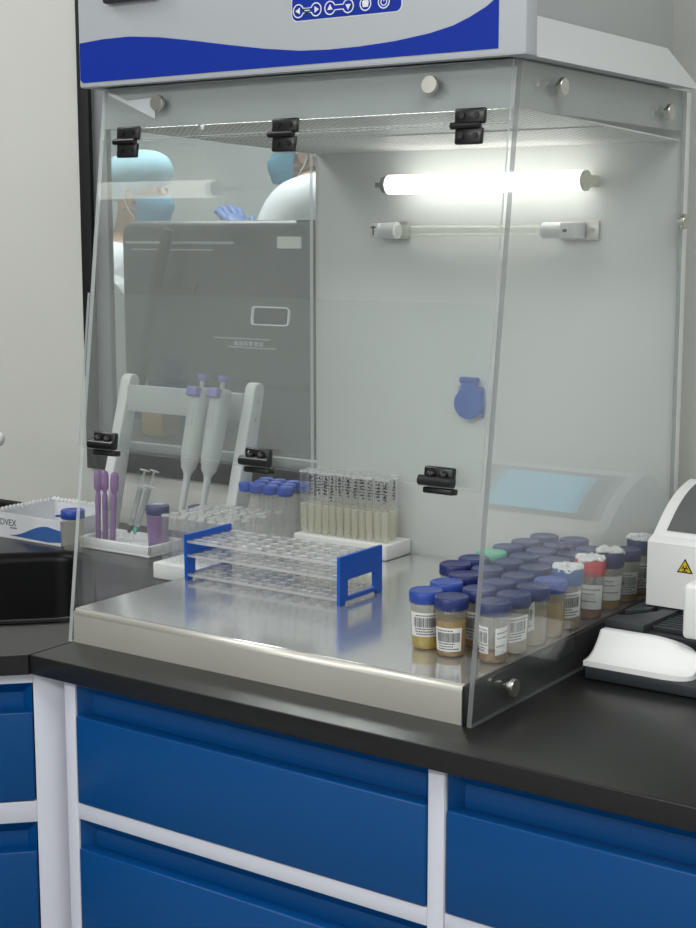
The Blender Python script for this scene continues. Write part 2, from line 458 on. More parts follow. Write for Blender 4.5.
# lab tap whose lever tip just enters the frame at the left
tp = thing('lab_tap', 'white rounded lever end of a bench tap at the left edge', 'tap', (-.535, .30, 0))
mb = MB(); mb.lathe([(0, 0), (.03, 0), (.03, .012), (.013, .016), (.013, .17), (.016, .18), (.016, .215), (0, .22)], (-.535, .30, 0)); obj('column', mb, 'white_plastic', tp)
mb = MB(); mb.cyl((-.535, .30, .20), (-.475, .30, .20), .0075); mb.sphere((-.466, .30, .1995), .0125); obj('lever', mb, 'white_plastic', tp)
mb = MB(); mb.tube([(-.535, .30, .21), (-.54, .295, .27), (-.555, .28, .31), (-.58, .255, .325), (-.605, .23, .31), (-.615, .22, .27)], .010); obj('spout', mb, 'white_plastic', tp)

# ------------------------------------------------------------------ cabinets
def drawer(mb, x0, x1, z0, z1, fy, rec=.038, mat=None):
    """front panel with a mitred finger recess along its top"""
    b = mb
    zt = z1-rec; d = .020; ix0 = x0+.012; ix1 = x1-.012; izt = z1-.016
    P = lambda x, y, z: (x, y, z)
    B = fy+.03
    # main panel, its top lip tipped inwards
    t = bmesh.new()
    t2 = MB()
    t2.box(x0, x1, fy, B, z0, zt, .0025)
    b._merge(t2.b, 0, True, mat); t.free()
    t3 = MB()
    # sloping recess: top slope, back, left and right slopes
    t3.quad(P(x0, fy+.004, z1), P(x1, fy+.004, z1), P(ix1, fy+d, izt), P(ix0, fy+d, izt))
    t3.quad(P(ix0, fy+d, izt), P(ix1, fy+d, izt), P(ix1, fy+d, zt-.003), P(ix0, fy+d, zt-.003))
    t3.quad(P(x0, fy+.004, z1), P(ix0, fy+d, izt), P(ix0, fy+d, zt-.003), P(x0, fy+.004, zt-.003))
    t3.quad(P(x1, fy+.004, z1), P(x1, fy+.004, zt-.003), P(ix1, fy+d, zt-.003), P(ix1, fy+d, izt))
    t3.quad(P(x0, B, z1), P(x0, B, zt), P(x1, B, zt), P(x1, B, z1))
    t3.quad(P(x0, fy+.004, z1), P(x0, B, z1), P(x1, B, z1), P(x1, fy+.004, z1))
    t3.quad(P(x0, fy+.004, z1), P(x0, fy+.004, zt), P(x0, B, zt), P(x0, B, z1))
    t3.quad(P(x1, fy+.004, z1), P(x1, B, z1), P(x1, B, zt), P(x1, fy+.004, zt))
    b._merge(t3.b, 0, False, mat)
def cab(label, x0, x1, stile_l, stile_r, fy=-.060, mat=None, deep=.60, loc=None, rows=((-.187, -.0285), (-.405, -.210), (-.765, -.428))):
    root = thing('drawer_cabinet', label, 'cabinet', loc if loc else ((x0+x1)/2, fy+deep/2, FZ))
    mb = MB()
    ZT = -CT-.0005
    mb.box(x0, x0+.016, fy+.034, fy+deep, FZ, ZT, mat=mat); mb.box(x1-.016, x1, fy+.034, fy+deep, FZ, ZT, mat=mat)
    mb.box(x0+.016, x1-.016, fy+deep-.016, fy+deep, FZ, ZT, mat=mat)
    mb.box(x0, x0+stile_l, fy, fy+.02, FZ, ZT, .001, mat=mat); mb.box(x1-stile_r, x1, fy, fy+.02, FZ, ZT, .001, mat=mat)
    a, b = x0+stile_l, x1-stile_r
    mb.box(a, b, fy+(.012 if rows[0][1] > -.03 else 0), fy+.02, rows[0][1]+.0007, ZT, mat=mat)
    prev = None
    for i, (z0, z1) in enumerate(rows):
        zb = rows[i+1][1] if i+1 < len(rows) else FZ
        mb.box(a, b, fy, fy+.02, zb+.001 if i+1 < len(rows) else FZ, z0-.001, .001, mat=mat)
    obj('frame', mb, 'frame_white', root)
    for z0, z1 in rows:
        mb = MB(); drawer(mb, a+.0015, b-.0015, z0, z1, fy-.002, .043 if z1 > -.03 else .038, mat=mat)
        obj('drawer', mb, 'blue', root)
    return root
cab('blue three-drawer cabinet with white frame directly under the glass hood', .045, .6095, .019, .0205)
cab('blue drawer cabinet with white frame at the right end of the bench', .6100, 1.2, .0012, .012)
# diagonal corner unit: local x along the 45 degree front
A = TS(0, 0)
base_pt = Vector((-.002, -.075, 0))
MT = Matrix.Translation(base_pt + Vector((-1, 1, 0))*S2*.012) @ Matrix.Rotation(PI/4, 4, 'Z')
cab('blue drawer cabinet with white frame set diagonally under the sink corner', -.60, .046, .02, .042, fy=0, mat=MT, deep=.10, rows=((-.199, -.041), (-.405, -.230), (-.765, -.428)),
    loc=tuple(base_pt+Vector((-.25, -.2, FZ))))

# ------------------------------------------------------------------ clean bench (the glass hood)
hood = thing('laminar_flow_hood', 'white and blue bench hood with sloped clear panels and a lit tube', 'hood', (.3, .27, 0))
W = .60; SL = .0903/.715
TZ = .045
def fy_at(z, off=0.0): return SL*z-off
# stainless base tray: folded front with a rounded nose
prof = [(.003, 0), (.003, TZ-.008)]
for k in range(7):
    a = PI-PI/2*k/6; prof.append((.011+.008*math.cos(a), TZ-.008+.008*math.sin(a)))
prof += [(.542, TZ), (.542, TZ-.003), (.02, TZ-.003), (.02, 0)]
mb = MB(); mb.prism([p for p in prof], .001, W-.008, 'x', smooth=False)
for f in mb.b.faces:
    c = f.calc_center_median()
    f.smooth = len(f.verts) == 4 and c.z < TZ-.00005 and c.y < .0112 and c.z > TZ-.0085
    f.material_index = 1 if (c.z > TZ-.0005) else 0
obj('work_surface', mb, ['steel_front', 'steel_top'], hood, 'brushed stainless work tray with rounded front edge')
mb = MB(); mb.box(W-.0078, W-.0002, .004, .54, .0005, TZ-.001, .001); obj('base_side', mb, 'epoxy_edge', hood, 'black base side')
mb = MB(); mb.box(.0002, .0009, .004, .54, .0005, TZ-.001); obj('base_side', mb, 'epoxy_edge', hood, 'black base side')
mb = MB(); mb.box(0, W, .545, .572, 0, .7155, .002); obj('back_panel', mb, 'white_metal', hood)
# skirts hanging under the head
ZS = .6645; ZH = .7155
mb = MB(); mb.prism([(fy_at(ZS)+.001, ZS), (fy_at(ZH)+.001, ZH), (fy_at(ZH)+.006, ZH), (fy_at(ZS)+.006, ZS)], 0, W, 'x'); obj('front_skirt', mb, 'grey_metal', hood)
mb = MB(); mb.prism([(fy_at(ZS)+.007, ZS), (fy_at(ZH)+.007, ZH), (.544, ZH), (.544, ZS)], W-.004, W, 'x'); obj('side_skirt', mb, 'grey_metal', hood)
mb = MB(); mb.prism([(fy_at(ZS)+.007, ZS), (fy_at(ZH)+.007, ZH), (.544, ZH), (.544, ZS)], 0, .004, 'x'); obj('side_skirt', mb, 'grey_metal', hood)
ZC = lambda y: .666-.014*(y-.095)/.45
mb = MB(); mb.prism([(.106, ZC(.106)), (.5445, ZC(.5445)), (.5445, ZC(.5445)+.002), (.106, ZC(.106)+.002)], .0045, W-.0045, 'x'); obj('perforated_ceiling', mb, 'perf', hood, 'perforated white diffuser ceiling')
mb = MB(); mb.box(.0045, W-.0045, .318, .322, ZC(.32)-.0015, ZC(.32)+.0005); obj('ceiling_seam', mb, 'white_metal', hood)
mb = MB(); mb.box(.03, W-.03, .0935, .1045, .6675, .6705, .0005); obj('strip_lamp', mb, 'led', hood, 'lit white strip lamp behind the front skirt')
mb = MB(); mb.box(.15, .155, .093, .10, ZS-.006, ZS+.002, .001); obj('clip', mb, 'mid_grey', hood)
# head: body, flared side trims, front cover
mb = MB(); mb.box(-.002, .602, .075, .500, .7165, .99, .003); obj('head_body', mb, 'grey_metal', hood)
def flare(sx):
    m = MB()
    if sx > 0: a, b = .623, .603
    else: a, b = -.023, -.003
    z0, z1 = .7165, .764
    P = [(a, .0925, z0), (a, .545, z0), (b, .480, z1), (b, .0925, z1), (b, .0925, z0), (b, .501, z0)]
    m.quad(P[0], P[1], P[2], P[3]); m.quad(P[0], P[4], P[5], P[1]); m.quad(P[1], P[5], P[2]); m.quad(P[3], P[2], P[5], P[4]); m.quad(P[0], P[3], P[4])
    bmesh.ops.remove_doubles(m.b, verts=m.b.verts[:], dist=1e-6); bmesh.ops.recalc_face_normals(m.b, faces=m.b.faces[:])
    return m
obj('side_flare', flare(1), 'hood_side', hood, 'bevelled white side trim'); obj('side_flare', flare(-1), 'hood_side', hood, 'bevelled white side trim')
mb = MB(); mb.prism([(.066, .718), (.066, .99), (.0915, .99), (.0915, .7165), (.068, .7165)], -.024, .623, 'x', bev=.0015)
cover = obj('front_cover', mb, 'hood_white', hood)
sw = [(-.022, .772), (.02, .7745), (.065, .7745), (.115, .770), (.17, .762), (.226, .753), (.28, .745), (.33, .7395), (.37, .738), (.413, .7385), (.46, .741), (.505, .746), (.535, .752), (.555, .759), (.575, .768), (.5905, .778)]
pts = []
for (xa, za), (xb, zb) in zip(sw, sw[1:]):
    pts += [(xa, za), ((xa+xb)/2, (za+zb)/2)]
pts.append(sw[-1])
mb = MB(); mb.prism(pts + [(.5905, .7245), (-.018, .7225), (-.022, .7265)], .0652, .0664, 'y'); obj('swoosh_band', mb, 'royal', cover, 'royal blue wave-topped band')
# keypad
KY = .0650
def rrect(x0, x1, z0, z1, r, n=5):
    out = []
    for (cx, cz, a0) in ((x1-r, z0+r, -PI/2), (x1-r, z1-r, 0), (x0+r, z1-r, PI/2), (x0+r, z0+r, PI)):
        for k in range(n+1):
            a = a0+PI/2*k/n; out.append((cx+r*math.cos(a), cz+r*math.sin(a)))
    return out
mb = MB(); mb.prism(rrect(.318, .470, .7715, .870, .008), KY+.0007, .0664, 'y'); obj('keypad_border', mb, 'white_plastic', cover)
mb = MB(); mb.prism(rrect(.3195, .4685, .773, .8685, .007), KY, .0659, 'y'); kp = obj('keypad', mb, 'royal', cover, 'blue touch keypad with white icons')
def ring_y(mb, cx, cz, r, w, y=KY, a0=0, a1=2*PI, n=28):
    for k in range(n):
        p, q = a0+(a1-a0)*k/n, a0+(a1-a0)*(k+1)/n
        mb.prism([(cx+r*math.cos(p), cz+r*math.sin(p)), (cx+r*math.cos(q), cz+r*math.sin(q)), (cx+(r-w)*math.cos(q), cz+(r-w)*math.sin(q)), (cx+(r-w)*math.cos(p), cz+(r-w)*math.sin(p))], y-.0004, y+.0002, 'y')
mb = MB(); zi = .7835; R1 = .0078
def tri(mb, cx, cz, r, a):
    mb.prism([(cx+r*math.cos(a+k*2*PI/3), cz+r*math.sin(a+k*2*PI/3)) for k in range(3)], KY-.0004, KY+.0002, 'y')
g = .35
for (xa, xb, fa, fb) in ((.3285, .3535, PI, 0), (.373, .398, PI/2, -PI/2)):
    ring_y(mb, xa, zi, R1, .0013, a0=g, a1=2*PI-g); ring_y(mb, xb, zi, R1, .0013, a0=PI+g, a1=3*PI-g)
    for s in (-1, 1):
        mb.box(xa+R1*.9, xb-R1*.9, KY-.0004, KY+.0002, zi+s*.0026-.0005, zi+s*.0026+.0005)
    tri(mb, xa, zi, .0042, fa); tri(mb, xb, zi, .0042, fb)
for k in (-1, 0, 1):
    mb.box(.3375, .3445, KY-.0004, KY+.0002, zi+k*.0024-.0007, zi+k*.0024+.0004)
ring_y(mb, .4215, zi+.0005, R1, .0013)
mb.prism([(.418, zi-.003), (.425, zi-.003), (.426, zi+.003), (.4238, zi+.0045), (.4192, zi+.0045), (.417, zi+.003)], KY-.0004, KY+.0002, 'y')
ring_y(mb, .446, zi+.001, R1, .0013)
ring_y(mb, .446, zi+.0005, .0044, .0011, a0=PI/2+.6, a1=5*PI/2-.6, n=18)
mb.box(.4455, .4465, KY-.0004, KY+.0002, zi+.001, zi+.0062)
obj('icons', mb, 'white_plastic', kp, 'white key symbols')
mb = MB(); mb.box(.028, .118, .055, .0665, .8155, .845, .004); obj('pull_handle', mb, 'machine_grey', cover, 'dark grey recessed handle')

# clear panels ----------------------------------------------------------------
def pane_poly(P, n, th, name, mats, parent=hood, edge_mi=1, label=None):
    """plate from a planar outline: faces take slot 0, the cut edges slot 1"""
    n = Vector(n).normalized()*th; mb = MB(); t = mb.b
    A = [t.verts.new(Vector(p)) for p in P]; B = [t.verts.new(Vector(p)+n) for p in P]
    t.faces.new(A); t.faces.new(B[::-1])
    for i in range(len(P)):
        f = t.faces.new([A[i], B[i], B[(i+1) % len(P)], A[(i+1) % len(P)]]); f.material_index = edge_mi
    bmesh.ops.recalc_face_normals(t, faces=t.faces[:])
    return obj(name, mb, mats, parent, label)
GT = .006
sidep = [(0, .0005), (SL*ZH, ZH-.001), (.540, ZH-.001), (.540, .0005)]
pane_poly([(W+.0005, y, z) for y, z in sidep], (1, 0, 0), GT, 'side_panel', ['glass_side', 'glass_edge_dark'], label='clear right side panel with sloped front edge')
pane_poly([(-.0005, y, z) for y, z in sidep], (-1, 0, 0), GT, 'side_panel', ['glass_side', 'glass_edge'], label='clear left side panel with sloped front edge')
NF = Vector((0, -1, SL)).normalized()
def FP(x, z, off=.0): return Vector((x, SL*z, z)) + NF*off
G2 = .004
def front_pane(name, x0, x1, z0, z1, off, hole=None, label=None):
    if hole is None:
        return pane_poly([FP(x0, z0, off), FP(x1, z0, off), FP(x1, z1, off), FP(x0, z1, off)], NF, G2, name, ['glass', 'glass_edge'], label=label)
    outer_ = [(x0, z0), (x1, z0), (x1, z1), (x0, z1)]
    mb = slab_with_hole(outer_, hole, 0, 1)
    for v in mb.b.verts: v.co = FP(v.co.x, v.co.y, off+G2*v.co.z)
    for f in mb.b.faces:
        nrm = f.normal if f.normal.length > .1 else NF
        f.normal_update(); f.material_index = 0 if abs(f.normal.dot(NF)) > .9 else 1
    bmesh.ops.recalc_face_normals(mb.b, faces=mb.b.faces[:])
    return obj(name, mb, ['glass', 'glass_edge'], hood, label)
front_pane('fixed_front_strip', .002, W-.002, .650, .7145, .0015, label='clear strip fixed to the hood skirt')
front_pane('front_panel', .002, W-.002, .259, .6475, .0015, label='clear sloped front panel')
front_pane('front_flap', .001, W+.002, .2555, .4545, .0085, hole=rrect(.274, .328, .4235, .4435, .004), label='clear lower flap folded up with rounded hand slot')
mb = MB()
o_, i_ = rrect(.2728, .3292, .4223, .4447, .005), rrect(.2745, .3275, .424, .443, .0035)
for k in range(len(o_)):
    a, b, c, d = o_[k], o_[(k+1) % len(o_)], i_[(k+1) % len(i_)], i_[k]
    mb.quad(*[tuple(FP(p[0], p[1], .0130)) for p in (a, b, c, d)])
obj('hand_slot_rim', mb, 'glass_edge', hood)
mb = MB(); o_ = [(.003, .7125), (.038, .699), (.085, .701), (.088, .674), (.003, .7085)]  # thin white sheet stands in for bright light at the skirt's left end
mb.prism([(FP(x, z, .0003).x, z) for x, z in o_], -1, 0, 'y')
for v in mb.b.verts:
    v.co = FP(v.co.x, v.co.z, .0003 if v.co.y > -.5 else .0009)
obj('painted_light_patch', mb, 'film', hood, 'white sheet painting a patch of light on the skirt')
# knobs
def knob(p, n, r=.0100, h=.010):
    mb = MB(); p = Vector(p); n = Vector(n).normalized()
    mb.cyl(p, p+n*(h-.005), r*.55, seg=18)
    q = Vector((0, 0, 1)).rotation_difference(n).to_matrix().to_4x4()
    mb.lathe_sharp([(0, 0), (r, 0), (r, 0), (r, .0042), (r, .0042), (r*.95, .005), (r*.95, .005), (0, .005)], Matrix.Translation(p+n*(h-.005)) @ q, 28)
    obj('standoff_screw', mb, 'nickel', hood)
for x in (.101, .501): knob(FP(x, .691, .0060), NF)
for y, z in ((.171, .692), (.469, .684), (.553, .547), (.081, .027)):
    knob((W+.0066, y if y < .53 else .528, z), (1, 0, 0))
for y, z in ((.171, .692), (.469, .684), (.081, .027)):
    knob((-.0066, y, z), (-1, 0, 0))
# hinges
def hinge(x, z, off, kind):
    r = obj('hinge', hinge_mb(x, z, off, kind), 'black_plastic', hood)
def hinge_mb(x, z, off, kind):
    mb = MB(); up = Vector((0, SL, 1)).normalized(); ex = Vector((1, 0, 0))
    R4 = Matrix((ex, up, NF)).transposed().to_4x4(); R4.translation = FP(x, z, off)
    w = .019
    if kind == 'top':
        mb.box(-w, w, .002, .019, 0, .006, .002, mat=R4); mb.box(-w*.9, w*.9, -.020, -.002, 0, .006, .002, mat=R4)
        a = R4 @ Vector((-w*1.15, 0, .006)); b = R4 @ Vector((w*.75, 0, .006)); mb.cyl(a, b, .004, seg=12)
        for sx in (-.009, .009):
            for sy in (.011, -.011):
                mb.cyl(R4 @ Vector((sx, sy, .0055)), R4 @ Vector((sx, sy, .0072)), .0036, seg=10)
    else:
        mb.box(-w, w, 0.0, .022, 0, .008, .0025, mat=R4); mb.box(-w, w, -.008, -.001, -.006, .008, .002, mat=R4)
        a = R4 @ Vector((-w*1.15, .006, .010)); b = R4 @ Vector((w*1.1, .006, .010)); mb.cyl(a, b, .006, seg=12)
        for sx in (-.008, .008):
            mb.sphere(R4 @ Vector((sx, .013, .010)), .0052, u=12, v=8)
    return mb
for x in (.052, .302, .553): hinge(x, .6455, .0058, 'top')
for x in (.0535, .302, .553): hinge(x, .257, .0128, 'low')
# lamps on the back panel
lt = obj('fluorescent_tube', MB().cyl((.166, .502, .602), (.480, .502, .602), .0140, seg=24), 'tube_light', hood, 'glowing white tube lamp')
mb = MB(); mb.cyl((.480, .502, .602), (.4845, .502, .602), .0140, seg=24); mb.box(.470, .482, .5165, .5455, .594, .610, .001); obj('lamp_end', mb, 'lamp_cap', lt)
mb = MB(); mb.cyl((.1565, .502, .602), (.164, .502, .602), .0118, seg=24); mb.box(.143, .1565, .498, .5455, .5985, .6055, .001); obj('lamp_end', mb, 'mid_grey', lt)
uv = obj('ultraviolet_tube', MB().cyl((.165, .515, .536), (.425, .515, .536), .0078, seg=16), 'uv_glass', hood, 'unlit clear tube lamp')
mb = MB(); mb.box(.128, .176, .540, .5455, .523, .549, .001); obj('holder_plate', mb, 'nickel', uv)
mb = MB(); mb.box(.427, .485, .540, .5455, .523, .549, .001); mb.cyl((.476, .539, .536), (.476, .541, .536), .004, seg=10); obj('holder_plate', mb, 'nickel', uv)
mb = MB(); mb.box(.131, .146, .503, .540, .5255, .5465, .002); obj('lamp_socket', mb, 'white_plastic', uv)
mb = MB(); mb.cyl((.146, .515, .536), (.172, .515, .536), .0112, .0125, seg=18); obj('lamp_cap', mb, 'white_plastic', uv)
mb = MB(); mb.box(.444, .466, .503, .540, .525, .547, .002); obj('lamp_socket', mb, 'white_plastic', uv)
mb = MB(); mb.cyl((.414, .515, .536), (.444, .515, .536), .0112, seg=18); obj('lamp_cap', mb, 'white_plastic', uv)
mb = MB(); mb.box(.449, .455, .5022, .504, .5335, .5375); obj('lamp_marking', mb, 'ink', uv)
mb = MB(); mb.box(.1365, .1385, .5022, .504, .529, .543); mb.box(.133, .142, .5022, .504, .5395, .5415)
obj('lamp_marking', mb, 'ink', uv)
# flip-lid power socket
mb = MB(); cx, cz = .286, .289
mb.box(cx-.021, cx+.021, .538, .5455, cz-.024, cz+.020, .002)
ps = obj('power_socket', mb, 'socket', hood, 'blue socket with closed flip lid')
mb = MB(); pts = [(cx-.022, cz+.004)]+[(cx+.0235*math.cos(a), cz-.004+.0235*math.sin(a)) for a in [PI+PI*k/14 for k in range(15)]]+[(cx+.022, cz+.006), (cx+.015, cz+.020), (cx+.015, cz+.030), (cx-.012, cz+.030), (cx-.012, cz+.018)]
mb.prism(pts, .530, .5382, 'y', bev=.0015); obj('flip_lid', mb, 'socket', ps)
mb = MB(); mb.cyl((cx-.013, .533, cz+.030), (cx+.016, .533, cz+.030), .0048, seg=12); obj('lid_hinge', mb, 'cap_blue', ps)
for sx, sz in ((-.017, .016), (.017, .016), (-.017, -.021), (.017, -.021)):
    mb = MB(); mb.cyl((cx+sx, .5372, cz+sz), (cx+sx, .5385, cz+sz), .0028, seg=10); obj('screw', mb, 'nickel', ps)

# ------------------------------------------------------------------ specimen cups
def curved_label(mb, r, a0, a1, z0, z1, tilt=0.0, n=10, mi=0, lift=.0003):
    vs = []
    for k in range(n+1):
        f = k/n; a = a0+(a1-a0)*f; dz = tilt*(f-.5)
        rr = lambda z: r(z)+lift
        vs.append((mb.b.verts.new((rr(z0)*math.cos(a), rr(z0)*math.sin(a), z0+dz)), mb.b.verts.new((rr(z1)*math.cos(a), rr(z1)*math.sin(a), z1+dz))))
    for A, B in zip(vs, vs[1:]):
        f = mb.b.faces.new([A[0], B[0], B[1], A[1]]); f.material_index = mi; f.smooth = True
def cup_r(z): return .0164+(.0190-.0164)*min(1, max(0, z/.056))
CAPZ = .057
def make_cup(loc, label, cap, liquid, level, lab, seed, capkind='flat', group='specimen cups in the hood', scale=1.0, body='cup_body', tab=False, rz=None):
    rnd = random.Random(seed)
    root = thing('specimen_cup', label, 'cup', loc, group)
    mb = MB()
    o_ = [(0, 0), (.0157, 0), (.0164, .001)]+[(cup_r(z), z) for z in (.01, .02, .03, .04, .05, CAPZ)]
    i_ = [(cup_r(z)-.0008, z) for z in (CAPZ, .05, .04, .03, .02, .01, .0022)]+[(.0150, .0015), (0, .0015)]
    mb.lathe(o_+i_, seg=28); obj('cup_body', mb, body, root, local=True)
    if liquid:
        mb = MB(); L = level
        mb.lathe([(0, .0018), (.0148, .0018), (cup_r(.004)-.0011, .003), (cup_r(L)-.0011, L), (cup_r(L)-.0011, L), (0, L)], seg=28)
        obj('urine', mb, liquid, root, local=True)
    zt = CAPZ-.001
    R_ = .0203; hh = .0145
    if capkind != 'flat': hh = .021; R_ = .0196
    mb = MB()
    t = bmesh.new(); seg = 48; rings = []
    prof = [(R_-.0008, 0, 0), (R_, .0008, 1), (R_, hh-.0015, 1), (R_-.0012, hh-.0002, 0), (R_-.0022, hh, 0), (R_-.0034, hh-.0006, 0), (0.004, hh-.0006, 0)]
    for r, z, kn in prof:
        rings.append([t.verts.new(((r-(.00025 if kn and i % 2 else 0))*math.cos(2*PI*i/seg), (r-(.00025 if kn and i % 2 else 0))*math.sin(2*PI*i/seg), zt+z)) for i in range(seg)])
    for P, Q in zip(rings, rings[1:]):
        for i in range(seg):
            f = t.faces.new([P[i], P[(i+1) % seg], Q[(i+1) % seg], Q[i]]); f.smooth = True
    t.faces.new(rings[-1]); t.faces.new(rings[0][::-1])
    mb._merge(t, 0, True)
    capo = obj('screw_cap', mb, cap, root, local=True)
    if tab:
        mb = MB(); mb.box(-.029, -.017, -.005, .005, zt+.002, zt+.005, .001); obj('lid_tab', mb, cap, capo, local=True)
    if capkind == 'film':
        mb = MB(); t = mb.b; n = 40; ctr = t.verts.new((0, 0, zt+hh+.003)); rings = []
        for rr, hz in ((.006, .0035), (.012, .003), (.017, .0025), (.0198, .001)):
            ring = []
            for i in range(n):
                a = 2*PI*i/n
                w = 1+.03*math.sin(3*a+seed)+.04*rnd.uniform(-1, 1)
                z = zt+hh+hz+.0012*math.sin(5*a+seed*2)+rnd.uniform(-.0016, .0016)
                if rr > .018: z -= .004*max(0, math.sin(2*a+seed))
                ring.append(t.verts.new((rr*w*math.cos(a), rr*w*math.sin(a), max(z, zt+hh+.0003 if rr < .0185 else z))))
            rings.append(ring)
        for i in range(n): t.faces.new([ctr, rings[0][i], rings[0][(i+1) % n]])
        for P, Q in zip(rings, rings[1:]):
            for i in range(n): t.faces.new([P[i], Q[i], Q[(i+1) % n], P[(i+1) % n]])
        low = [t.verts.new((v.co.x*.985, v.co.y*.985, v.co.z-.0012)) for v in rings[-1]]
        for i in range(n): t.faces.new([rings[-1][i], low[i], low[(i+1) % n], rings[-1][(i+1) % n]])
        t.faces.new(low[::-1])
        # a loose flap hanging down on the viewer's side
        bmesh.ops.recalc_face_normals(t, faces=t.faces[:])
        obj('torn_film', mb, 'tissue', capo, 'crumpled white film stuck over the cap', local=True)
    if lab:
        for (ac, half, z0, z1, tilt, bars) in lab:
            r0 = lambda z: cup_r(z)
            mb = MB(); a0, a1 = math.radians(ac-half), math.radians(ac+half)
            curved_label(mb, r0, a0, a1, z0, z1, tilt, 12)
            lo = obj('label', mb, 'paper', root, 'white paper label', local=True)
            mb = MB(); H = z1-z0; span = a1-a0
            if bars:
                a = a0+span*.12; end = a0+span*.9
                while a < end:
                    w = math.radians(rnd.choice((1.0, 1.0, 1.8, 2.8)))
                    f = (a-a0)/span; dz = tilt*(f-.5)
                    curved_label(mb, r0, a, a+w, z0+H*.40+dz, z0+H*.80+dz, 0, 1, lift=.0005)
                    a += w+math.radians(rnd.choice((1.2, 1.6, 2.4)))
            rows = (.86, .30, .19, .08) if bars else (.78, .6, .3)
            for fz in rows:
                a = a0+span*rnd.uniform(.08, .2); end = a0+span*rnd.uniform(.6, .92)
                while a < end:
                    w = math.radians(rnd.uniform(2, 6)); f = (a-a0)/span; dz = tilt*(f-.5)
                    curved_label(mb, r0, a, a+w, z0+H*fz+dz, z0+H*(fz+.05)+dz, 0, 2, lift=.0005)
                    a += w+math.radians(2.0)
            obj('print', mb, 'ink', lo, local=True)
    if scale != 1.0: root.scale = (scale,)*3
    if rz is not None: root.rotation_euler = (0, 0, rz)
    return root

